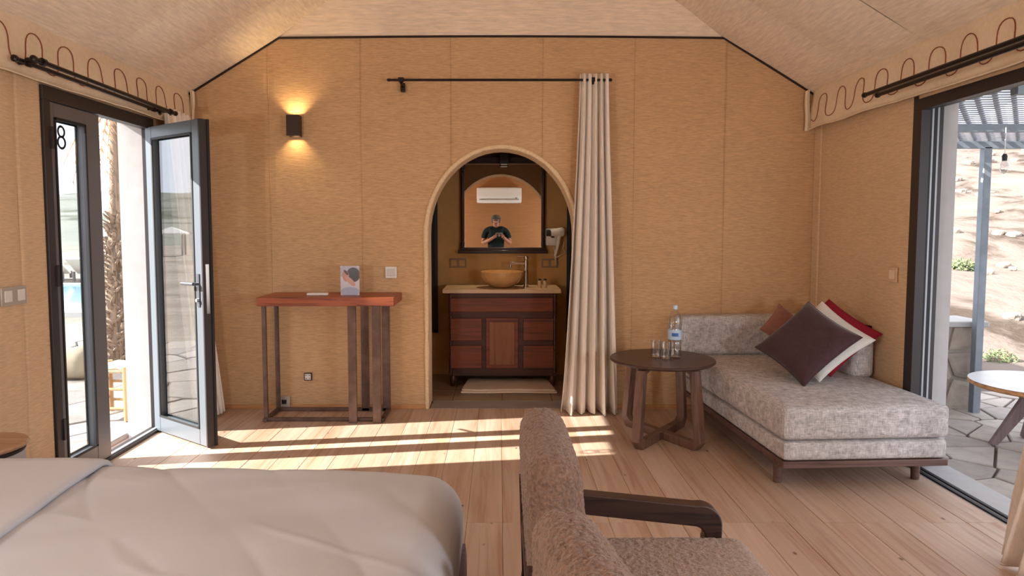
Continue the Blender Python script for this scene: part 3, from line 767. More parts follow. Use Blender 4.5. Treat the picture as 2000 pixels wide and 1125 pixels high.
# bottle
TZ = .5195
t = thing('water_bottle', 'clear plastic water bottle with pale blue label and cap', 'bottle', (1.128, 4.35, TZ))
pr = [(.0, .004), (.030, .001), (.040, .006), (.043, .02), (.043, .055), (.041, .06), (.043, .065), (.043, .10), (.041, .105), (.0425, .11), (.0425, .185), (.041, .19), (.043, .196), (.044, .225), (.040, .255), (.028, .285), (.016, .300), (.0135, .305), (.0135, .318)]
obj('body', MB().lathe(pr, (1.128, 4.35, TZ), 28), 'pet', t)
obj('water', MB().lathe([(0, .006), (.036, .008), (.0405, .02), (.0405, .19), (.0405, .222), (0, .2221)], (1.128, 4.35, TZ), 24), 'water', t)
obj('label', MB().lathe([(.0432, .118), (.0438, .118), (.0438, .18), (.0432, .18)], (1.128, 4.35, TZ), 28), 'label', t, label='pale blue paper label')
obj('label_print', MB().grid(lambda u, v: (1.128+.0442*math.cos(-PI*.5-.7+1.0*u), 4.35+.0442*math.sin(-PI*.5-.7+1.0*u), TZ+.140+.022*v), 8, 1), 'labelblue', t, label='blue printed band')
obj('cap', MB().lathe([(.0, .336), (.014, .336), (.0155, .332), (.0155, .312), (.0, .312)], (1.128, 4.35, TZ), 20), 'cap', t, label='pale blue screw cap')
# tumblers
tp = [(0, .004), (.026, .0), (.030, .002), (.031, .01), (.034, .105), (.0325, .1055), (.0295, .012), (.0, .012)]
def tumbler(x, y, lb):
    t = thing('drinking_glass', lb, 'glass', (x, y, TZ))
    obj('tumbler', MB().lathe(tp, (x, y, TZ), 24), 'tumbler', t)
    return t
tumbler(1.012, 4.365, 'clear tumbler on the side table, farther of the two from the bottle')
tumbler(1.062, 4.30, 'clear tumbler on the side table, nearer of the two to the bottle')

# ------------------------------------------------------------------ daybed
t = thing('daybed', 'grey linen daybed with low back and side bolster beside the wide doorway', 'daybed')
W_, L_ = .87, 1.58
obj('frame', MB().box(0, W_, 0, L_, .130, .166), 'sofaframe', t, bevel=.004)
obj('base_cushion', MB().soft((W_/2, L_/2, .2175), (W_/2-.002, L_/2-.002, .052), .022, (24, 30, 8), puff=(.006, .006, 0)), 'sofa', t)
obj('mattress', MB().soft((W_/2, (L_-.0)/2, .359), (W_/2+.004, L_/2+.002, .088), .028, (28, 40, 10), puff=(.008, .008, .004)), 'sofa', t)
pts = [(-.004+.02, .02, .435), (W_-.02, .02, .435)]
obj('backrest', MB().soft((W_/2-.05, L_-.095, .585), (W_/2+.03, .088, .138), .035, (28, 10, 14), puff=(.0, .008, .006)), 'sofa', t)
obj('bolster', MB().soft((W_-.055, L_-.545, .575), (.070, .37, .138), .035, (8, 20, 14), puff=(.006, 0, .006)), 'sofa', t)
pi_ = MB()
for z in (.428, .290):
    hw, hl = W_/2-.002+.008, L_/2
    pi_.tube([(.012, .004, z+.002), (W_-.012, .004, z+.002)], .004, 6)
    pi_.tube([(-.001, .02, z+.002), (-.001, L_-.05, z+.002)], .004, 6)
obj('piping', pi_, 'sofa', t)
for x, y in ((.055, .17), (W_-.055, .17), (.055, L_-.12), (W_-.055, L_-.12)):
    obj('leg', MB().lathe([(.021, 0), (.025, .13)], (x, y, 0), 16), 'sofaframe', t)
t.location = (1.437, 3.385, 0); t.rotation_euler = (0, 0, R(3.2))

# cushions
def cushion(name, label, m, B, T, Rr, thick, seed=0, pipe=None):
    """B bottom corner, T top corner, Rr right corner (world points)"""
    B, T, Rr = Vector(B), Vector(T), Vector(Rr); C_ = (B+T)/2
    du = (T-B)/2; dv = Rr-C_; dv = dv-du*(dv.dot(du)/du.length_squared); dv = dv.normalized()*du.length
    ex = ((du+dv)/2); ey = ((du-dv)/2)      # half edge vectors
    n = ex.cross(ey).normalized()
    t = thing(name, label, 'cushion', tuple(B))
    vs = []; N = 26; mb = MB()
    def shape(a, b, s):
        pin = 1-.085*(1-a*a)*b*b  # edges curve inwards
        pin2 = 1-.085*(1-b*b)*a*a
        h = thick*.5*max(0, (1-a**4))**.5*max(0, (1-b**4))**.5
        h *= .92+.08*noise.noise((a*2+seed, b*2, 1))
        h += .004*noise.noise((a*7+seed, b*7, 2))*(1-a*a)*(1-b*b)
        return C_+ex*a*pin2+ey*b*pin+n*h*s
    for s in (1, -1): mb.grid(lambda u, v: shape(math.sin((u-.5)*PI), math.sin((v-.5)*PI), s), N, N)
    o = obj('cover', mb, m, t, angle=180)
    wm = o.modifiers.new('w', 'WELD'); wm.merge_threshold = .0005
    pts = []
    for k in range(4):
        for i in range(12):
            q = -1+2*i/12
            a, b = ((q, -1), (1, q), (-q, 1), (-1, -q))[k]
            pts.append(shape(a, b, 0))
    pts.append(pts[0])
    obj('edge_piping', MB().tube(pts, .005, 6), pipe or m, t)
    return t
def bp(x, y, Y): return onY(x, y, Y)
cushion('cushion', 'aubergine velvet square cushion standing on its corner in front', 'cbrown', bp(1570, 755, 3.83), bp(1579, 590, 4.20), bp(1668, 668, 3.84), .12, 1)
cushion('cushion', 'white cotton cushion between the aubergine and crimson ones', 'cwhite', bp(1600, 745, 3.93), bp(1606, 590, 4.28), bp(1692, 682, 3.94), .085, 2)
cushion('cushion', 'crimson cotton cushion behind the white one', 'cred', bp(1622, 735, 4.01), bp(1619, 585, 4.36), bp(1708, 677, 4.01), .075, 3)
cushion('cushion', 'rose brown velvet cushion leaning on the back of the daybed', 'crose', bp(1545, 690, 4.50), bp(1522, 594, 4.66), bp(1592, 640, 4.60), .10, 4)
cushion('cushion', 'black cushion wedged behind the crimson one', 'cblack', bp(1648, 724, 4.20), bp(1643, 614, 4.50), bp(1676, 668, 4.22), .05, 5)

# ------------------------------------------------------------------ armchairs
tex = bpy.data.textures.new('boucle_clumps', 'CLOUDS'); tex.noise_scale = .014; tex.noise_depth = 2
def armchair(label):
    t = thing('armchair', label, 'armchair')
    # local: x forward, y to the far side, origin at floor centre of the seat back line
    def lean(o): return (o.x-.06*(o.z-.42), o.y, o.z)
    b = obj('backrest', MB().soft((.012, 0, .585), (.060, .255, .245), .055, (16, 56, 44), puff=(.012, 0, 0), warp=lean), 'boucle', t, angle=180)
    d = b.modifiers.new('sub', 'SUBSURF'); d.levels = 1; d.render_levels = 2
    d = b.modifiers.new('d', 'DISPLACE'); d.texture = tex; d.strength = .009; d.mid_level = .5
    s = obj('seat', MB().soft((.33, 0, .375), (.275, .255, .058), .05, (44, 44, 10), puff=(0, 0, .012)), 'boucleseat', t, angle=180)
    d = s.modifiers.new('sub', 'SUBSURF'); d.levels = 1; d.render_levels = 2
    d = s.modifiers.new('d', 'DISPLACE'); d.texture = tex; d.strength = .007; d.mid_level = .5
    for sg in (-1, 1):
        y = sg*.285
        # arm: board with rounded front bend turning into the front leg, open towards the back leg
        o = []; top = [(.02, .558), (.44, .512)]
        def arc(cx, cz, r, a0, a1, n): return [(cx+r*math.cos(a0+(a1-a0)*i/n), cz+r*math.sin(a0+(a1-a0)*i/n)) for i in range(n+1)]
        o += [(-.07, .575), (.02, .560), (.46, .515)]
        o += arc(.475, .452, .064, PI/2, 0, 8)
        o += [(.530, 0), (.492, 0), (.485, .41)]
        o += arc(.452, .415, .036, 0, PI/2, 6)
        o += [(.02, .498), (-.07, .512)]
        obj('armrest', MB().prism(o, lambda u, v, d_: (u, y+d_, v), -.024, .024), 'chairwood', t, bevel=.004, smooth=True, angle=30)
        o = [(-.075, .60), (-.03, .60), (-.015, .30), (-.07, 0), (-.11, 0), (-.065, .30)]
        obj('leg', MB().prism(o, lambda u, v, d_: (u, y+d_, v), -.018, .018), 'chairwood', t, bevel=.003, smooth=False)
    obj('seat_rail', MB().box(-.03, .50, -.27, -.24, .27, .315).box(-.03, .50, .24, .27, .27, .315).box(.47, .50, -.27, .27, .27, .315).box(-.05, -.02, -.27, .27, .27, .315), 'chairwood', t, bevel=.003, smooth=False)
    obj('back_panel', MB().soft((-.056, 0, .36), (.012, .24, .15), .01, (4, 8, 8), warp=lean), 'chairwood', t, label='dark wooden back shell')
    return t
c1 = armchair('brown boucle armchair with dark wooden arms facing the terrace')
c1.location = (.135, 1.742, 0); c1.rotation_euler = (0, 0, R(0))
c2 = copy_tree(c1); c2['label'] = 'brown boucle armchair nearest the camera, turned slightly inward'
c2.location = (.165, 1.03, 0); c2.rotation_euler = (0, 0, R(9))
for c in (c1, c2): c['group'] = 'pair of boucle armchairs'

# ------------------------------------------------------------------ bed and bedside stool
t = thing('bed', 'double bed under a smooth white duvet with turned-down sheet', 'bed', (-1.15, 1.25, 0))
BX0, BX1, BY0, BY1 = -2.20, -.115, .42, 2.22
obj('base', MB().soft(((BX0+BX1)/2+.012, (BY0+BY1)/2, .16), ((BX1-BX0)/2+.004, (BY1-BY0)/2-.012, .16), .03, (10, 10, 6)), 'bedbase', t)
def duv(o):
    x, y, z = o
    # rounded plan corner at the foot
    if z > .3:
        g = .016*noise.noise((x*1.3, y*1.5, 3)) + .008*noise.noise((x*2.1-y*6.5, y*2.0+x*1.2, 7))
        ww = (x+y*.75)*11+2.2*noise.noise((x*1.4, y*1.2, 0)); r_ = abs(math.sin(ww))**.35
        g += (r_-.8)*.016*max(0, noise.noise((x*1.1, y*1.1, 9))+.25)
        fx = max(0, (x+.55))/.45; fy = max(0, (y-1.55))/.65
        cr = abs(math.sin((x*.55+y)*9+1.5*noise.noise((x*2, y*2, 4)))); g += .010*max(0, .22-cr)/.22*max(0, noise.noise((x*1.7, y*1.7, 6))+.1)
        g -= .035*fx*fx+.012*fy*fy
        z += g*min(1, (z-.3)/.15)
    else:
        x += .012*math.sin(y*23)*(1 if x > -.3 else 0); y += .010*math.sin(x*19)*(1 if y > 2 or y < .6 else 0)
    return (x, y, z)
d = obj('duvet', MB().soft(((BX0+BX1)/2, (BY0+BY1)/2, .435), ((BX1-BX0)/2, (BY1-BY0)/2, .16), .11, (220, 190, 14), puff=(0, 0, .0), warp=duv), 'duvet', t, angle=180)
FY = (BY0+BY1)/2; FH = (BY1-BY0)/2
def fold(o):
    x, y, z = o
    ph = (y-FY)/FH; L = FH*1.12; arc_ = abs(ph)*L; flat = FH-.11
    if arc_ > flat:
        g = min(PI/2, (arc_-flat)/.118); yy = FY+math.copysign(flat+.122*math.sin(g), ph); dz = -.122*(1-math.cos(g))
        if (arc_-flat)/.118 > PI/2: dz -= (arc_-flat)-.118*PI/2
    else: yy = FY+math.copysign(arc_, ph); dz = 0
    f = (x-BX0)/(-1.27-BX0)
    x = x+f*(.10*(2.19-yy)+.012*noise.noise((yy*4, 0, 2)))
    g2 = .016*noise.noise((x*1.3, yy*1.5, 3))+.004*noise.noise((x*5, yy*3, 8))
    return (x, yy, z+dz+g2*.9)
obj('folded_sheet', MB().soft(((BX0-1.27)/2, FY, .603), ((-1.27-BX0)/2, FH, .013), .0125, (40, 110, 4), warp=fold), 'duvet', t, angle=180)
t = thing('bedside_stool', 'small round drum table with tan wooden top beside the bed', 'side table', (-2.05, 2.64, 0))
obj('top', MB().lathe([(0, .478), (.150, .478), (.163, .484), (.165, .492), (.160, .499), (0, .5)], (-2.05, 2.64, 0), 40), 'standtop', t)
obj('body', MB().lathe([(.12, 0), (.14, .02), (.150, .20), (.150, .44), (.145, .478)], (-2.05, 2.64, 0), 40), 'plaster', t, label='white drum body')
obj('groove', MB().lathe([(.1505, .462), (.153, .466), (.153, .472), (.1505, .476)], (-2.05, 2.64, 0), 40), 'rubber', t)

# ------------------------------------------------------------------ bathroom
BYW = 6.25; BXL, BXR, BCZ = -1.15, 1.2, 2.35
mb = MB().box(BXL-.1, BXR+.1, BYW, BYW+.15, -.1, BCZ+.1)
wall_bathroom = struct('wall_bathroom_back', mb, 'bathwall', smooth=False, label='ochre wall behind the wash basin', cat='wall')
struct('wall_bathroom_left', MB().box(BXL-.1, BXL, YB+.24, BYW, -.1, BCZ+.1), 'bathwall', smooth=False, label='left wall of the washroom', cat='wall')
struct('wall_bathroom_right', MB().box(BXR, BXR+.1, YB+.24, BYW, -.1, BCZ+.1), 'bathwall', smooth=False, label='right wall of the washroom', cat='wall')
struct('ceiling_bathroom', MB().box(BXL-.1, BXR+.1, YB+.24, BYW+.1, BCZ, BCZ+.1), 'bathceil', smooth=False, label='dark red-brown washroom ceiling', cat='ceiling')
flb = struct('floor_bathroom', MB().box(BXL, BXR, YB+.236, BYW, -.14, -.02), 'mortar', smooth=False, label='brown tiled washroom floor', cat='floor')
xs = [BXL+(BXR-BXL)*i/6 for i in range(7)]; ysb = [YB+.238+(BYW-YB-.238)*i/3 for i in range(4)]
for a, b in zip(xs[:-1], xs[1:]):
    for c, d in zip(ysb[:-1], ysb[1:]): obj('tile', MB().box(a+.002, b-.002, c+.002, d-.002, -.02, -.002), 'bathtile', flb, smooth=False, bevel=.0015)
for n, (x0, x1) in enumerate(((-1.02, -.562), (.618, 1.08))):
    m_ = MB().box(x0, x0+.03, BYW-.03, BYW, .39, 1.93).box(x1-.03, x1, BYW-.03, BYW, .39, 1.93).box(x0, x1, BYW-.03, BYW, .39, .42).box(x0, x1, BYW-.03, BYW, 1.90, 1.93)
    wn = struct('window_%d' % (n+1), m_, 'shutter', smooth=False, label='tall narrow black window '+('left' if n == 0 else 'right')+' of the wash basin', cat='window')
    obj('dark_pane', MB().box(x0+.03, x1-.03, BYW-.012, BYW-.002, .42, 1.90), 'shutter', wn, smooth=False)
struct('trim_4', MB().box(BXL, BXR, BYW-.04, BYW, 1.99, 2.20), 'bathceil', smooth=False, bevel=.004, label='dark red-brown board across the ochre wall above the mirror', cat='trim')
# mirror
t = thing('mirror', 'dark wood framed mirror with turned side posts above the basin', 'mirror', (.032, 6.23, 1.127))
MY = 6.20
obj('sill', MB().box(-.372, .442, MY-.035, BYW-.002, 1.118, 1.148).box(-.35, .42, MY-.02, BYW-.002, 1.148, 1.172), 'mframe', t, bevel=.004)
obj('cornice', MB().box(-.372, .442, MY-.035, BYW-.002, 1.948, 1.985).box(-.355, .425, MY-.02, BYW-.002, 1.925, 1.95), 'mframe', t, bevel=.004)
for x in (-.332, .398):
    pr = [(.019, 0), (.019, .05), (.013, .06), (.018, .075), (.012, .09), (.014, .4), (.012, .66), (.018, .68), (.013, .69), (.019, .70), (.019, .76)]
    obj('post', MB().lathe(pr, (x, MY, 1.17), 14).box(x-.017, x+.017, MY+.005, BYW-.002, 1.17, 1.93), 'mframe', t)
o = obj('mirror_glass', MB().box(-.316, .382, -.002, .002, -.385, .385), 'mirror', t, smooth=False, label='silvered mirror glass')
o.data.transform(Matrix.Translation(rootloc(o))); o.data.transform(Matrix.Rotation(R(-.6), 4, 'X')); o.data.transform(Matrix.Translation(Vector((0, MY+.02, 1.55))-Vector(t.location)))
t = thing('spot_light', 'small black box light above the mirror', 'wall light', (.04, 6.1, 1.93))
obj('housing', MB().box(.005, .082, 6.09, 6.163, 1.915, 2.03).box(.02, .067, 6.163, 6.209, 1.992, 2.03), 'darkplastic', t, bevel=.003)
obj('lens', MB().box(.015, .072, 6.10, 6.155, 1.911, 1.916), 'whiteplastic', t, label='pale diffuser')
# vanity
VY = 5.74
l = lamp('spot_beam', 'SPOT', (.04, 6.12, 1.905), 16, (1, .80, .55), spot_size=R(150), spot_blend=1, shadow_soft_size=.03); l.parent = t; l.location = Vector(l.location)-Vector(t.location)
t = thing('vanity_cabinet', 'dark wooden vanity cabinet with drawers under a cream counter', 'cabinet', (.03, 5.97, 0))
VX0, VX1 = -.43, .49
obj('carcass', MB().box(VX0+.03, VX1-.03, VY+.012, BYW-.01, .09, .80).box(VX0, VX1, VY+.02, BYW-.01, .09, .13).box(VX0, VX1, VY+.02, BYW-.01, .765, .80), 'vdark', t, bevel=.003)
def vp(px, py): q = onY(px, py, VY); return q.x, q.z
def front(nm, a, b, m, inset=False):
    x0, z1 = vp(*a); x1, z0 = vp(*b)
    o = obj(nm, MB().box(x0, x1, VY-.004, VY+.013, z0, z1), m, t, bevel=.003)
    if inset:
        obj('raised_panel', MB().box(x0+.03, x1-.03, VY-.009, VY-.003, z0+.03, z1-.035), 'vdoor', o, bevel=.004)
    return o
front('drawer', (878, 582), (1080, 609), 'vwood')
front('drawer', (880, 622), (941, 665), 'vwood'); front('drawer', (880, 675), (941, 719), 'vwood')
front('drawer', (1022, 622), (1081, 665), 'vwood'); front('drawer', (1022, 675), (1081, 719), 'vwood')
front('door', (949, 621), (1012, 719), 'vwood', True)
for x in (VX0+.018, VX1-.018):
    pr = [(.017, 0), (.017, .12), (.011, .14), (.016, .16), (.010, .18), (.013, .42), (.010, .45), (.016, .47), (.011, .49), (.017, .50), (.017, .67)]
    obj('turned_post', MB().lathe(pr, (x, VY+.012, .12), 14), 'vdark', t)
for x in (VX0+.035, VX1-.035):
    for y in (VY+.035, BYW-.05):
        obj('foot', MB().lathe([(.018, 0), (.026, .02), (.030, .06), (.022, .09)], (x, y, 0), 14), 'vdark', t)
obj('counter', MB().box(-.478, .522, VY-.02, BYW-.002, .80, .832), 'vtop', t, bevel=.003, label='cream stone counter')
t = thing('wash_basin', 'amber glazed bowl basin on the cream counter', 'basin', (.022, 5.94, .832))
pr = [(0, .003), (.06, 0), (.10, .012), (.15, .05), (.18, .095), (.190, .138), (.186, .141), (.174, .098), (.14, .055), (.08, .02), (0, .014)]
obj('bowl', MB().lathe(pr, (.022, 5.94, .832), 48), 'basin', t, angle=60)
obj('drain', MB().lathe([(0, .0), (.022, .0), (.022, .004), (0, .004)], (.022, 5.94, .8465), 16), 'steel', t)
t = thing('basin_tap', 'tall chrome basin tap right of the bowl', 'tap', (.236, 6.0, .832))
obj('column', MB().lathe([(.027, 0), (.027, .006), (.020, .01), (.020, .235), (.0, .236)], (.236, 6.0, .832), 20), 'steel', t)
obj('spout', MB().box(.085, .236, 5.984, 6.016, 1.028, 1.05), 'steel', t, bevel=.004)
obj('lever', MB().lathe([(.021, 0), (.021, .03), (0, .032)], (.236, 6.0, 1.072), 20).box(.15, .236, 5.990, 6.010, 1.098, 1.106), 'steel', t, bevel=.002)
obj('nozzle', MB().lathe([(.011, 0), (.011, .03)], (.10, 6.0, 1.0), 14), 'steel', t)
for x, y, lb in ((.352, 5.90, 'small amenity bottle on the counter, nearer the tap'), (.398, 5.90, 'small amenity bottle on the counter, farther from the tap')):
    t = thing('amenity_bottle', lb, 'bottle', (x, y, .832))
    obj('bottle_body', MB().lathe([(0, .0), (.017, .0), (.018, .01), (.018, .052), (.010, .06), (.010, .064)], (x, y, .8325), 16), 'vtop', t)
    obj('cap', MB().lathe([(.012, .0), (.012, .014), (0, .014)], (x, y, .896), 14), 'darkplastic', t)
# hair dryer with holder
t = thing('hair_dryer', 'white wall-mounted hair dryer hanging beside the mirror', 'hair dryer', (.51, 6.2, 1.2))
def q(px, py, Y=6.19): return onY(px, py, Y)
a = q(1066, 446); b = q(1088, 480)
obj('holder', MB().soft(((a.x+b.x)/2, 6.222, (a.z+b.z)/2), (abs(b.x-a.x)/2, .026, abs(a.z-b.z)/2), .012, (8, 6, 8)), 'whiteplastic', t, bevel=0)
obj('dryer_body', MB().tube([q(1068, 455, 6.15), q(1074, 454.5, 6.15), q(1088, 454, 6.15), q(1098, 453, 6.15), q(1102, 453, 6.15)], [.026, .028, .038, .042, .030], 18), 'whiteplastic', t)
obj('nozzle', MB().tube([q(1067, 455, 6.15), q(1076, 455, 6.15)], [.029, .031], 18), 'darkplastic', t, label='black air nozzle')
obj('grip', MB().tube([q(1092, 458, 6.15), q(1090, 475, 6.15), q(1087, 492, 6.16), q(1086, 497, 6.17)], [.022, .018, .011, .008], 12), 'whiteplastic', t)
obj('holder_button', MB().box(.47, .50, 6.19, 6.197, 1.26, 1.28), 'darkplastic', t)
cp = [q(1086, 497, 6.17), q(1087, 503, 6.2), q(1104, 493, 6.23), q(1100, 485, 6.235), q(1102, 470, 6.24)]
sm = []
for i in range(len(cp)-1):
    for k in range(6): sm.append(cp[i].lerp(cp[i+1], k/6))
obj('cord', MB().tube(sm, .004, 6), 'whiteplastic', t)
co = MB(); c0 = q(1083, 482, 6.21); c1_ = q(1086, 517, 6.21)
pts = []
for i in range(140):
    f = i/139; p = c0.lerp(c1_, f); pts.append(p+Vector((.007*math.cos(i*.75), .007*math.sin(i*.75), 0)))
obj('coiled_cord', co.tube(pts, .0025, 5), 'whiteplastic', t)
for (xa, xb, lb) in ((878, 911, 'double socket plate on the ochre wall left of the basin'), (1058, 1090, 'double socket plate on the ochre wall under the hair dryer')):
    p0 = onY(xa, 505, 6.24); p1 = onY(xb, 523, 6.24)
    plate('wall_socket', lb, 'socket', ((p0.x+p1.x)/2, 6.249, (p0.z+p1.z)/2), 'y', p1.x-p0.x, p0.z-p1.z, 'bathtile', [('socket_insert', -.062, -.012, -.026, .026, .003, 'bathwall'), ('socket_insert', .012, .062, -.026, .026, .003, 'bathwall')])
# bath mat
def matf(o): return (o.x*1.0-(o.x-.07)*(.10*(o.y-5.72)/.24)*.6, o.y+.008*math.sin(o.x*11), o.z+(.003*noise.noise((o.x*9, o.y*9, 0)) if o.z > .01 else 0))
t = thing('bath_mat', 'folded cream towelling bath mat in front of the vanity', 'bath mat', (.08, 5.72, 0))
obj('lower_fold', MB().soft((.08, 5.715, .008), (.375, .215, .009), .008, (30, 16, 4), warp=matf), 'towel', t)
obj('upper_fold', MB().soft((.075, 5.72, .024), (.365, .205, .009), .008, (30, 16, 4), warp=matf), 'towel', t)

# ------------------------------------------------------------------ behind the camera: air conditioner, added fill lamps, photographer
t = thing('air_conditioner', 'white wall air conditioner seen in the mirror', 'air conditioner', (0, YF+.1, 1.97))
def ac(o): return (o.x, o.y-(.05*(2.08-o.z)/.1 if o.z < 2.08 and o.y > YF+.1 else 0), o.z)
obj('casing', MB().soft((0, YF+.105, 2.11), (.425, .10, .145), .025, (10, 8, 12), warp=ac), 'whiteplastic', t)
obj('flap', MB().box(-.38, .38, YF+.16, YF+.203, 2.018, 2.028), 'silverplastic', t)
obj('display', MB().box(.30, .34, YF+.203, YF+.207, 2.05, 2.06), 'darkplastic', t)
def fill_lamp(x, y, h, power, lb):  # unseen lamp added to brighten the interior, which daylight alone leaves too dark
    t = thing('fill_lamp', lb, 'lamp', (x, y, 0))
    obj('base', MB().lathe([(0, .0), (.13, .0), (.13, .015), (.02, .025), (0, .025)], (x, y, 0), 24), 'rod', t)
    obj('pole', MB().tube([(x, y, .02), (x, y, h-.12)], .010, 8), 'rod', t)
    obj('lamp_shade', MB().lathe([(.13, h-.10), (.10, h+.10), (.097, h+.10), (.127, h-.10)], (x, y, 0), 28), 'whiteplastic', t)
    l = lamp('fill_bulb', 'POINT', (x, y, h+.20), power*FILL_GAIN, (.90, .95, 1), shadow_soft_size=.12); l.parent = t; l.location = (0, 0, h+.20)
    return t
fill_lamp(-1.9, -.05, 1.0, 64, 'added slim fill lamp, unseen, beside the bed behind the camera')
fill_lamp(1.75, .1, 1.0, 54, 'added slim fill lamp, unseen, beside the armchairs behind the camera')

def skinned(name, joints, edges, m, parent, sub=2, root=0, label=None):
    me = bpy.data.meshes.new(name); off = rootloc(parent)
    me.from_pydata([tuple(Vector(j[0])-off) for j in joints], edges, []); me.materials.append(M[m])
    o = bpy.data.objects.new(name, me); COL.objects.link(o); o.parent = parent
    s = o.modifiers.new('skin', 'SKIN'); s.use_smooth_shade = True
    for i, j in enumerate(joints):
        r = j[1]; me.skin_vertices[0].data[i].radius = (r, r) if not isinstance(r, tuple) else r
        me.skin_vertices[0].data[i].use_root = (i == root)
    d = o.modifiers.new('sub', 'SUBSURF'); d.levels = 1; d.render_levels = sub
    if label: o['label'] = label
    return o
px, py = -.06, -.34
p = thing('person', 'person in dark T-shirt and grey cap holding a camera, seen in the mirror', 'person', (px, py, 0))
J = [((px, py, .95), (.15, .11)), ((px, py, 1.15), (.14, .10)), ((px, py+.0, 1.35), (.16, .11)), ((px, py-.005, 1.455), (.12, .085)), ((px, py+.005, 1.50), .055), ((px, py+.015, 1.56), .055),
     ((px, py+.03, 1.62), (.072, .088)), ((px, py+.025, 1.68), (.072, .085)),
     ((px-.17, py, 1.43), .055), ((px-.25, py+.02, 1.20), .042), ((px-.12, py+.17, 1.26), .034), ((px-.015, py+.245, 1.325), .026),
     ((px+.17, py, 1.43), .055), ((px+.27, py+.02, 1.20), .042), ((px+.19, py+.17, 1.26), .034), ((px+.125, py+.245, 1.325), .026),
     ((px-.09, py, .86), .095), ((px-.10, py+.01, .48), .062), ((px-.105, py-.01, .09), .042), ((px-.11, py+.12, .035), .036),
     ((px+.09, py, .86), .095), ((px+.10, py+.01, .48), .062), ((px+.105, py-.01, .09), .042), ((px+.11, py+.12, .035), .036)]
E_ = [(0, 1), (1, 2), (2, 3), (3, 4), (4, 5), (5, 6), (6, 7), (3, 8), (8, 9), (9, 10), (10, 11), (3, 12), (12, 13), (13, 14), (14, 15), (0, 16), (16, 17), (17, 18), (18, 19), (0, 20), (20, 21), (21, 22), (22, 23)]
body = skinned('body', J, E_, 'skin', p)
skinned('shirt', [((px, py, .93), (.165, .125)), ((px, py, 1.15), (.16, .12)), ((px, py, 1.35), (.18, .13)), ((px, py-.005, 1.465), (.125, .09)), ((px-.18, py, 1.435), .068), ((px-.235, py+.01, 1.27), .062), ((px+.18, py, 1.435), .068), ((px+.25, py+.01, 1.27), .062)],
        [(0, 1), (1, 2), (2, 3), (3, 4), (4, 5), (3, 6), (6, 7)], 'shirt', p)
skinned('trousers', [((px, py, .95), (.165, .12)), ((px-.09, py, .84), .108), ((px-.10, py+.01, .48), .078), ((px-.105, py-.01, .10), .06), ((px+.09, py, .84), .108), ((px+.10, py+.01, .48), .078), ((px+.105, py-.01, .10), .06)],
        [(0, 1), (1, 2), (2, 3), (0, 4), (4, 5), (5, 6)], 'trouser', p)
for sx in (-1, 1):
    obj('shoe', MB().soft((px+sx*.108, py+.05, .04), (.048, .135, .039), .035, (6, 10, 6)), 'darkplastic', p)
    # fingers closing on the camera
    hx = px-.015 if sx < 0 else px+.125
    palm = Vector((hx, py+.262, 1.335))
    hand = skinned('hand', [(tuple(palm-Vector((0, .02, .012))), .026), (tuple(palm), (.03, .018)), (tuple(palm+Vector((0, .03, .012))), (.034, .014))], [(0, 1), (1, 2)], 'skin', p, 1)
    for f in range(4):
        L = (.9, 1.05, 1.0, .8)[f]; z0 = palm.z+.03-f*.018; s_ = -sx
        skinned('finger', [(tuple(palm+Vector((s_*.005, .03, z0-palm.z))), .008), (tuple(palm+Vector((s_*.012, .03+.028*L, z0-palm.z))), .0078), (tuple(palm+Vector((s_*.035*L, .04+.03*L, z0-palm.z-.003))), .007)], [(0, 1), (1, 2)], 'skin', hand, 1)
    skinned('thumb', [(tuple(palm+Vector((-sx*.012, -.004, .014))), .011), (tuple(palm+Vector((-sx*.034, .006, .03))), .0095), (tuple(palm+Vector((-sx*.046, .022, .036))), .008)], [(0, 1), (1, 2)], 'skin', hand, 1)
obj('cap', MB().lathe([(.096, 0), (.098, .015), (.088, .045), (.055, .068), (0, .076)], (px, py+.025, 1.655), 24, sx=.88, sy=1.05), 'capgrey', p)
obj('cap_peak', MB().soft((px, py+.14, 1.66), (.065, .065, .006), .005, (8, 8, 2), warp=lambda o: (o.x, o.y, o.z-2.2*(o.x-px)**2-.1*(o.y-py-.1))), 'capgrey', p)
obj('nose', MB().soft((px, py+.122, 1.60), (.012, .018, .02), .01, (4, 4, 4)), 'skin', p)
for sx in (-1, 1):
    obj('ear', MB().soft((px+sx*.078, py+.02, 1.61), (.009, .018, .03), .008, (3, 4, 5)), 'skin', p)
    obj('eye', MB().soft((px+sx*.030, py+.106, 1.622), (.012, .007, .006), .005, (4, 3, 3)), 'darkplastic', p)
obj('mouth', MB().soft((px, py+.106, 1.565), (.024, .007, .005), .004, (6, 3, 3)), 'thread', p)
obj('hair', MB().lathe([(.085, -.06), (.094, -.02), (.094, .02)], (px, py+.005, 1.645), 20, sx=.9, sy=.95), 'darkplastic', p)
t = thing('camera', 'silver and black compact camera held at chest height in the mirror', 'camera', (0, -.07, 1.31))
obj('camera_body', MB().soft((0, -.075, 1.345), (.062, .02, .036), .01, (8, 4, 6)), 'darkplastic', t)
obj('top_plate', MB().soft((0, -.075, 1.384), (.06, .018, .008), .005, (8, 4, 3)), 'camsilver', t)
obj('lens_barrel', MB().tube([(0, -.055, 1.345), (0, -.028, 1.345)], [.026, .024], 20), 'camsilver', t)

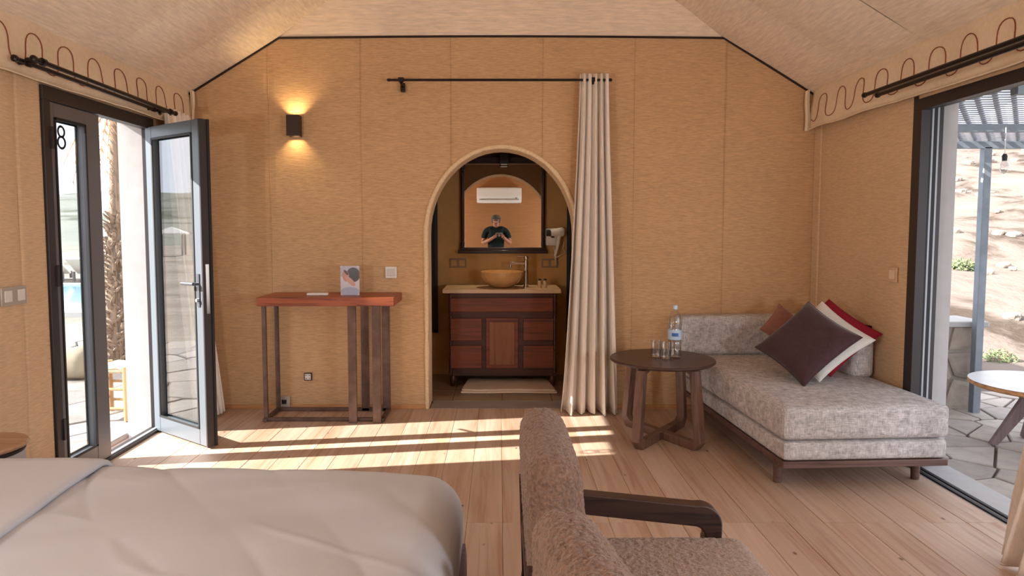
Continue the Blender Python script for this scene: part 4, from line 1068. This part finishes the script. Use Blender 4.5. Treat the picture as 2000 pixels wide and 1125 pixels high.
# ------------------------------------------------------------------ outdoors: helpers
def clip(poly, n, d):
    out = []
    for i in range(len(poly)):
        a, b = poly[i], poly[(i+1) % len(poly)]
        da = a[0]*n[0]+a[1]*n[1]-d; db = b[0]*n[0]+b[1]*n[1]-d
        if da <= 0: out.append(a)
        if (da < 0 < db) or (db < 0 < da):
            t = da/(da-db); out.append((a[0]+(b[0]-a[0])*t, a[1]+(b[1]-a[1])*t))
    return out
def voronoi(x0, x1, y0, y1, nx, ny, jit, seed, gap):
    rn = random.Random(seed)
    pts = [(x0+(x1-x0)*(i+.5+rn.uniform(-jit, jit))/nx, y0+(y1-y0)*(j+.5+rn.uniform(-jit, jit))/ny) for i in range(nx) for j in range(ny)]
    cells = []
    mx = max((x1-x0)/nx, (y1-y0)/ny)*2.6
    for p in pts:
        poly = [(x0, y0), (x1, y0), (x1, y1), (x0, y1)]
        for r in pts:
            if r is p: continue
            dx, dy = r[0]-p[0], r[1]-p[1]; L = math.hypot(dx, dy)
            if L > mx*1.4: continue
            n = (dx/L, dy/L); poly = clip(poly, n, (p[0]*n[0]+p[1]*n[1])+L/2-gap)
            if len(poly) < 3: break
        if len(poly) >= 3: cells.append(poly)
    return cells
def flagstones(par, x0, x1, y0, y1, nx, ny, seed, m, ztop):
    rn = random.Random(seed)
    for c in voronoi(x0, x1, y0, y1, nx, ny, .42, seed, .008):
        h = rn.uniform(-.004, .004)
        cx = sum(p[0] for p in c)/len(c); cy_ = sum(p[1] for p in c)/len(c)
        inner = [(cx+(p[0]-cx)*.96, cy_+(p[1]-cy_)*.96) for p in c]; n = len(c)
        vs = [(p[0], p[1], ztop-.04) for p in c]+[(p[0], p[1], ztop+h-.006) for p in c]+[(p[0], p[1], ztop+h) for p in inner]
        fs = [(i, (i+1) % n, n+(i+1) % n, n+i) for i in range(n)]+[(n+i, n+(i+1) % n, 2*n+(i+1) % n, 2*n+i) for i in range(n)]+[tuple(range(2*n, 3*n))]
        obj('stone', MB().add(vs, fs), m, par, smooth=False)

# left: ground, flagged path, pool, hills
gl = struct('ground_left', MB().grid(lambda u, v: (-120+u*(XL-.22+120), -80+v*190, -.10-.004*max(0, -(-120+u*(XL-.22+120))-20)), 60, 80), 'sandground', label='pale gravel ground outside the glazed door', cat='ground')
pl = struct('path', MB().box(-6.4, XL-.22, 2.6, 9.2, -.12, -.062), 'mortar', smooth=False, label='crazy paving of pale stones outside the glazed door', cat='path')
flagstones(pl, -6.4, XL-.225, 2.6, 9.2, 8, 13, 4, 'path', -.03)
mb = MB().box(-15, -4.8, 11.0, 11.4, -.1, -.02).box(-15, -4.8, 16.6, 17.0, -.1, -.02).box(-5.2, -4.8, 11.4, 16.6, -.1, -.02)
struct('pool_edge', mb, 'plaster', smooth=False, label='pale coping around the swimming pool', cat='pool')
o = obj('pool_water', MB().grid(lambda u, v: (-15+u*9.8, 11.4+v*5.2, -.05), 8, 8), 'pool'); tag(o, 'turquoise water of the swimming pool', 'water', kind='structure')
# loungers beyond the pool
def lounger(x, y):
    t = thing('sun_lounger', 'white sun lounger in a row beyond the pool', 'sun lounger', (0, 0, 0), 'white loungers beyond the pool')
    obj('mattress', MB().soft((0, .3, .30), (.36, .55, .05), .03, (4, 4, 2)), 'cwhite', t)
    obj('backrest', MB().soft((0, 0, 0), (.36, .35, .045), .03, (4, 4, 2), mtx=Matrix.Translation((0, -.50, .42)) @ Matrix.Rotation(R(-38), 4, 'X')), 'cwhite', t)
    for sx in (-.3, .3):
        for sy in (-.5, .8): obj('leg', MB().box(sx-.025, sx+.025, sy-.025, sy+.025, 0, .26), 'greymetal', t)
    t.location = (x, y, -.07); return t
l0 = lounger(-11.9, 18.6)
l0['label'] = 'white sun lounger beyond the pool, seen through the closed pane'
for xx, lb in ((-11.0, 'white sun lounger beyond the pool, just left of the palm trunk'), (-12.8, 'white sun lounger beyond the pool, farthest left of its row')):
    c = copy_tree(l0); c.location = (xx, 18.6, -.07); c['label'] = lb
# parasol to the west, mirrored in the open leaf
def mirrored(V):
    n = Vector((-math.sin(ang), math.cos(ang), 0)); h_ = Vector((XL, 4.483, 0)); V = Vector(V); return V-2*n*(V-h_).dot(n)
pc = mirrored((-18.2, 38, 0)); pc.z = -.35
t = thing('parasol', 'pale square parasol on posts, mirrored in the pane of the open leaf', 'parasol', tuple(pc))
hw = .82
obj('canopy', MB().add([(pc.x+a*hw, pc.y+b*hw, z) for z in (1.06, .98) for a, b in ((-1, -1), (1, -1), (1, 1), (-1, 1))]+[(pc.x, pc.y, 1.42)], [(0, 1, 8), (1, 2, 8), (2, 3, 8), (3, 0, 8), (4, 5, 1, 0), (5, 6, 2, 1), (6, 7, 3, 2), (7, 4, 0, 3)]), 'cwhite', t, smooth=False)
for dx in (-.6, .6):
    for dy in (-.6, .6): obj('post', MB().box(pc.x+dx-.05, pc.x+dx+.05, pc.y+dy-.05, pc.y+dy+.05, -.35, 1.02), 'greymetal', t)
def hillL(u, v):
    a = R(62+u*150); rr = 55+v*190; x = rr*math.cos(a); y = rr*math.sin(a); r = v
    h = 12.5*min(1, r*1.6)**1.2+2.0*noise.noise((x*.03, y*.03, 2))*min(1, r*2)+.8*noise.noise((x*.12, y*.12, 5))*min(1, r*3)
    h *= .80+.16*math.sin(u*9)+.10*noise.noise((u*4, 0, 9))
    return (x, y, -1.0+h)
o = struct('hill_left', MB().grid(hillL, 150, 40), 'hill', label='long olive grey hill ridge beyond the pool', cat='hill')
# boulder beside the path and date palm
def bl(o): n_ = 1+.12*noise.noise((o.x*5, o.y*5, o.z*5)); return (-3.93+(o.x+3.93)*n_, 6.25+(o.y-6.25)*n_, -.03+(o.z+.03)*n_)
o = obj('boulder', MB().soft((-3.93, 6.25, .11), (.22, .18, .145), .13, (16, 14, 12), warp=bl), 'boulder'); tag(o, 'rounded beige boulder on the paving outside the closed leaf', 'boulder')
t = thing('palm_tree', 'shaggy date palm trunk with dry fronds outside the glazed door', 'palm tree', (-3.95, 7.0, -.06))
def ptr(z): return .150-.03*(z/1.3) if z < 1.25 else .085-.015*(z-1.25)
pz = [-.06+i*.12 for i in range(32)]
def pxx(z): return -3.955+.05*z/1.5
obj('trunk', MB().tube([(pxx(z), 7.0, z) for z in pz], [ptr(z)*(.82 if z < 1.25 else .9) for z in pz], 14), 'palm', t)
sc_mb = MB(); rn = random.Random(2)
me0 = None
z = -.02; k = 0
husk = None
while z < 1.5:
    for j in range(8):
        a = k*.9+j*2*PI/8+rn.uniform(-.15, .15); r = ptr(z)*.80; L = rn.uniform(.035, .08) if z < 1.2 else rn.uniform(.03, .06)
        d = Vector((math.cos(a), math.sin(a), 0)); tt = Vector((-d.y, d.x, 0))
        b0 = Vector((pxx(z), 7.0, z))+d*r; tip = b0+d*(.03+rn.uniform(0, .05))+Vector((0, 0, L))+tt*rn.uniform(-.045, .045); w_ = rn.uniform(.018, .030)
        base = [b0-tt*w_, b0+tt*w_, b0+tt*w_*.7+d*.02+Vector((0, 0, -.01)), b0-tt*w_*.7+d*.02+Vector((0, 0, -.01))]
        tp2 = [tip-tt*w_*.45, tip+tt*w_*.45, tip+tt*w_*.3+d*.010, tip-tt*w_*.3+d*.010]
        obj('husk', MB().add(base+tp2, [(0, 1, 5, 4), (1, 2, 6, 5), (2, 3, 7, 6), (3, 0, 4, 7), (4, 5, 6, 7), (3, 2, 1, 0)]), 'palm', t, smooth=False)
    z += .043; k += 1
sc_mb = MB()
for i in range(520):
    z = rn.uniform(-.02, 2.1); a = rn.uniform(0, 2*PI); r = ptr(z)*.95; d = Vector((math.cos(a), math.sin(a), 0))
    b0 = Vector((pxx(z), 7.0, z))+d*r; e = b0+d*rn.uniform(.01, .07)+Vector((rn.uniform(-.03, .03), 0, rn.uniform(-.06, .12)))
    tt = Vector((-d.y, d.x, 0))*.005
    sc_mb.add([b0-tt, b0+tt, e], [(0, 1, 2)])
obj('fibres', sc_mb, 'palm', t, kind='stuff', smooth=False)
fr = MB()
def frond_pts(a, L, up, drop):
    d = Vector((math.cos(a), math.sin(a), 0)); b0 = Vector((pxx(2.3), 7.0, 2.55))
    return [b0+d*(L*s)+Vector((0, 0, up*s*(1-s)*4*.5-drop*s*s)) for s in [i/9 for i in range(10)]]
for i in range(26):
    a = rn.uniform(0, 2*PI); dead = i < 16
    P_ = frond_pts(a, rn.uniform(.25, .5) if dead else rn.uniform(1.2, 1.7), .05 if dead else .8, rn.uniform(.4, .75) if dead else .6)
    one = MB(); one.tube(P_, [.010-.0008*q_ for q_ in range(10)], 5)
    for q_ in range(2, 10):
        tv = (P_[q_]-P_[q_-1]).normalized(); sd_ = tv.cross(Vector((0, 0, 1))).normalized()
        for s_ in (-1, 1):
            l_ = (.12 if dead else .35)*(1-abs(q_-5)/9)
            e = P_[q_]+sd_*s_*l_*.7+tv*l_*.6+Vector((0, 0, -l_*.5)); one.add([P_[q_]-tv*.012, P_[q_]+tv*.012, e], [(0, 1, 2)])
    obj('frond', one, 'frond' if dead else 'leaf', t, smooth=False)
# small stool outside
t = thing('outdoor_stool', 'low peeled-wood stool with woven rush seat outside the door', 'stool', (-2.86, 4.96, -.03))
cx, cy, hs = -2.795, 4.94, .135
for sx in (-1, 1):
    for sy in (-1, 1): obj('leg', MB().tube([(cx+sx*hs*.98, cy+sy*hs, -.028), (cx+sx*hs*.96, cy+sy*hs*.96, .36)], [.019, .021], 12), 'stoolwood', t)
for z in (.06, .20):
    for s_ in (-1, 1):
        obj('stretcher', MB().tube([(cx-hs, cy+s_*hs, z), (cx+hs, cy+s_*hs, z)], .011, 8), 'stoolwood', t)
        obj('stretcher', MB().tube([(cx+s_*hs, cy-hs, z+.03), (cx+s_*hs, cy+hs, z+.03)], .011, 8), 'stoolwood', t)
st = MB()
for i in range(20):
    f = i/19
    st.tube([(cx-hs*1.05, cy-hs+2*hs*f, .335), (cx-hs*.5, cy-hs+2*hs*f, .352), (cx, cy-hs+2*hs*f, .346), (cx+hs*.5, cy-hs+2*hs*f, .352), (cx+hs*1.05, cy-hs+2*hs*f, .335)], .010, 6)
st.soft((cx, cy, .33), (hs*1.08, hs*1.08, .018), .015, (8, 8, 3))
obj('woven_seat', st, 'rush', t)

# ------------------------------------------------------------------ outdoors right: terrace, stone wall, pergola, slope
pr_ = struct('terrace', MB().box(XR+.245, 5.2, .5, 5.75, -.12, -.07), 'mortar', smooth=False, label='terrace paved with irregular grey flagstones', cat='terrace')
flagstones(pr_, XR+.25, 5.2, .5, 5.7, 9, 19, 11, 'patio', -.035)
t = struct('low_wall', MB().box(2.62, 3.66, 5.16, 5.44, -.06, .60), 'mortar', smooth=False, label='low rubble stone wall at the terrace edge', cat='wall')
rn = random.Random(5)
for c in voronoi(2.6, 3.68, -.04, .60, 5, 3, .38, 8, .010):
    d_ = rn.uniform(.015, .035); cx_ = sum(p[0] for p in c)/len(c); cz_ = sum(p[1] for p in c)/len(c); n = len(c)
    vs = [(p[0], 5.17, p[1]) for p in c]+[(cx_+(p[0]-cx_)*.94, 5.16-d_*.7, cz_+(p[1]-cz_)*.94) for p in c]+[(cx_+(p[0]-cx_)*.7, 5.16-d_, cz_+(p[1]-cz_)*.7) for p in c]
    fs = [(i, (i+1) % n, n+(i+1) % n, n+i) for i in range(n)]+[(n+i, n+(i+1) % n, 2*n+(i+1) % n, 2*n+i) for i in range(n)]+[tuple(range(2*n, 3*n))]
    obj('stone', MB().add(vs, fs), 'rubble', t, smooth=False)
for c in voronoi(5.14, 5.46, -.04, .60, 2, 3, .38, 18, .010):
    n = len(c); cx_ = sum(p[0] for p in c)/n; cz_ = sum(p[1] for p in c)/n
    vs = [(3.65, p[0], p[1]) for p in c]+[(3.68, cx_+(p[0]-cx_)*.92, cz_+(p[1]-cz_)*.92) for p in c]
    obj('stone', MB().add(vs, [(i, (i+1) % n, n+(i+1) % n, n+i) for i in range(n)]+[tuple(range(n, 2*n))]), 'rubble', t, smooth=False)
obj('coping', MB().box(2.58, 3.70, 5.11, 5.48, .60, .645), 'cement', t, bevel=.01)
# pergola
t = thing('pergola', 'grey steel pergola with louvred slats over the terrace', 'pergola', (3.6, 4.4, -.035))
obj('post', MB().box(3.545, 3.60, 5.03, 5.085, -.035, 1.94), 'postmetal', t, smooth=False, bevel=.003)
obj('post', MB().box(5.5, 5.56, 5.03, 5.085, -.035, 1.94), 'postmetal', t, smooth=False, bevel=.003)
obj('post', MB().box(5.5, 5.56, 1.0, 1.06, -.035, 1.94), 'postmetal', t, smooth=False, bevel=.003)
obj('beam', MB().box(2.56, 5.6, 5.03, 5.08, 1.93, 1.980), 'postmetal', t, smooth=False)
obj('beam', MB().box(2.56, 5.6, 4.48, 4.53, 1.975, 2.018), 'postmetal', t, smooth=False)
obj('beam', MB().box(2.56, 5.6, 3.42, 3.47, 2.01, 2.086), 'postmetal', t, smooth=False)
obj('beam', MB().box(2.56, 5.6, 1.00, 1.05, 2.15, 2.24), 'postmetal', t, smooth=False)
me = None
y = 1.1
while y < 5.12:
    if me is None:
        o0 = obj('slat', MB().box(-1.5, 1.5, -.012, .012, 0, .006), 'slat', None, smooth=False, recentre=False); me = o0
        o0.parent = t; o0.location = Vector((4.08, y, 2.335-.068*y))-Vector(t.location)
    else:
        c = o0.copy(); COL.objects.link(c); c.location = Vector((4.08, y, 2.335-.068*y))-Vector(t.location)
    y += .052
o1 = None
for i in range(-28, 34):
    # oblique battens, 40 degrees off the wall
    xs_ = 2.6+i*.105; L = []
    d = Vector((math.sin(R(38)), math.cos(R(38)), 0)); a = Vector((xs_, 1.1, 0)); tt0, tt1 = 0, (5.1-1.1)/d.y
    if a.x < 2.58: tt0 = (2.58-a.x)/d.x
    if a.x+d.x*tt1 > 5.55: tt1 = (5.55-a.x)/d.x
    if tt1-tt0 < .1: continue
    A = a+d*tt0; B_ = a+d*tt1; n = Vector((d.y, -d.x, 0))*.013
    vs = [A-n, A+n, B_+n, B_-n]; vs = [(v.x, v.y, 2.342-.068*v.y) for v in vs]+[(v.x, v.y, 2.360-.068*v.y) for v in vs]
    obj('batten', MB().add(vs, [(0, 3, 2, 1), (4, 5, 6, 7), (0, 1, 5, 4), (1, 2, 6, 5), (2, 3, 7, 6), (3, 0, 4, 7)]), 'slat', t, smooth=False)
# hanging bulb
t = thing('hanging_bulb', 'bare bulb hanging from the pergola beam', 'light bulb', (3.28, 4.47, 1.72))
obj('bulb', MB().lathe([(0, 0), (.018, .008), (.028, .035), (.026, .06), (.014, .085)], (3.28, 4.47, 1.70), 18), 'bulb', t)
obj('lamp_holder', MB().lathe([(.014, 0), (.016, .03), (.01, .045), (0, .045)], (3.28, 4.47, 1.784), 14), 'darkplastic', t)
obj('cord', MB().tube([(3.28, 4.47, 1.828), (3.28, 4.47, 2.0)], .003, 6), 'whiteplastic', t)
# low round terrace table
t = thing('terrace_table', 'low round table with pale top on splayed mauve-grey legs outside', 'table', (3.22, 4.2, -.035))
tx, ty = 3.39, 4.20
obj('tabletop', MB().lathe([(0, .455), (.385, .455), (.39, .458), (0, .459)], (tx, ty, -.075), 56), 'cotop', t)
obj('ply_edge', MB().lathe([(0, .425), (.375, .425), (.39, .435), (.39, .455), (0, .455)], (tx, ty, -.075), 56), 'coedge', t, label='tan plywood edge')
for k in range(4):
    a = R(160)+k*PI/2; d = Vector((math.cos(a), math.sin(a), 0)); n = Vector((-d.y, d.x, 0))
    o = [(.05, .425), (.13, .425), (.115, .33), (.27, .0), (.225, .0), (.06, .27), (.03, .29)]
    obj('leg', MB().prism([(u, v-.034*(1-v/.43)) for u, v in o], lambda u, v, q_: tuple(Vector((tx, ty, v*.85))+d*u+n*q_), -.022, .022), 'cometal', t, smooth=False, bevel=.004)
obj('hub', MB().lathe([(.055, .25), (.06, .30), (.06, .425)], (tx, ty, -.075), 16), 'cometal', t)
# sandy slope
def hillR(u, v):
    x = 3.0+u*110; y = 5.6+(v**1.8)*120
    d = max(0, y-5.7)+max(0, (x-5.4))*.35
    h = .02+.155*d+.0*d*d
    if d > 60: h = .02+.155*60+.06*(d-60)
    h += (.35*noise.noise((x*.35, y*.35, 1))+.12*noise.noise((x*1.2, y*1.2, 4))+.04*noise.noise((x*4, y*4, 8)))*min(1, d/2.5)
    return (x, y, -.12+h)
struct('hill_right', MB().grid(hillR, 170, 130), 'sand', label='bright sandy slope behind the terrace', cat='hill')
struct('ground_right', MB().grid(lambda u, v: (5.2+u*60, -20+v*26, -.12+.11*u*60*.3), 10, 10), 'sandground', label='pale ground beyond the terrace', cat='ground')
rn = random.Random(21)
rk = None
for i in range(26):
    d = rn.uniform(.6, 26); px_ = rn.uniform(1850, 2010); Y = 5.9+d; X = (px_-975)/1333*Y
    x, y = X, Y
    dd = max(0, y-5.7)+max(0, (x-5.4))*.35; h = .02+.155*dd+(.35*noise.noise((x*.35, y*.35, 1))+.12*noise.noise((x*1.2, y*1.2, 4)))*min(1, dd/2.5)
    s_ = rn.uniform(.04, .10)*(1+d*.05)
    if rk is None:
        rk = obj('rock', MB().soft((0, 0, 0), (1, .8, .55), .5, (5, 5, 4), warp=lambda o: tuple(o*(1+.3*noise.noise(o*1.5)))), 'rubble', None, smooth=False, recentre=False); o = rk
    else: o = rk.copy(); COL.objects.link(o)
    o.location = (x, y, -.12+h+s_*.1); o.scale = (s_, s_, s_); o.rotation_euler = (0, 0, rn.uniform(0, 6)); tag(o, 'loose rock scattered on the bright sandy slope', 'rock', 'rocks on the sandy slope')
def bush(cx, cy, cz, r, n, name, label, seed):
    t = thing(name, label, 'shrub', (cx, cy, cz)); rn = random.Random(seed); m_ = MB()
    for i in range(n):
        v = Vector((rn.gauss(0, 1), rn.gauss(0, 1), abs(rn.gauss(0, 1)))).normalized()*r*rn.uniform(.5, 1); p_ = Vector((cx, cy, cz))+Vector((v.x*1.2, v.y, v.z*.8))
        s_ = r*.11; a = Vector((rn.uniform(-1, 1), rn.uniform(-1, 1), rn.uniform(-1, 1))).normalized(); b = a.orthogonal().normalized()
        m_.add([p_-a*s_, p_+b*s_*.5, p_+a*s_, p_-b*s_*.5], [(0, 1, 2, 3)])
    obj('foliage', m_, 'leaf', t, smooth=False, kind='stuff')
    s2 = MB()
    for i in range(7):
        a = rn.uniform(0, 6.28); s2.tube([(cx, cy, cz-.05), (cx+r*.7*math.cos(a), cy+r*.5*math.sin(a), cz+r*.6)], [r*.03, r*.01], 5)
    obj('stems', s2, 'frond', t)
def slopez(x, y):
    dd = max(0, y-5.7)+max(0, (x-5.4))*.35
    return -.12+.02+.155*dd+(.35*noise.noise((x*.35, y*.35, 1))+.12*noise.noise((x*1.2, y*1.2, 4)))*min(1, dd/2.5)
Yb = 10.5; Xb = (1882-975)/1333*Yb; bush(Xb, Yb, slopez(Xb, Yb), .26, 900, 'shrub', 'grey-green desert shrub on the slope behind the post', 3)
Yb = 7.0; Xb = (1962-975)/1333*Yb; bush(Xb, Yb, slopez(Xb, Yb), .16, 400, 'shrub', 'small dry shrub on the slope beside the stone wall', 5)
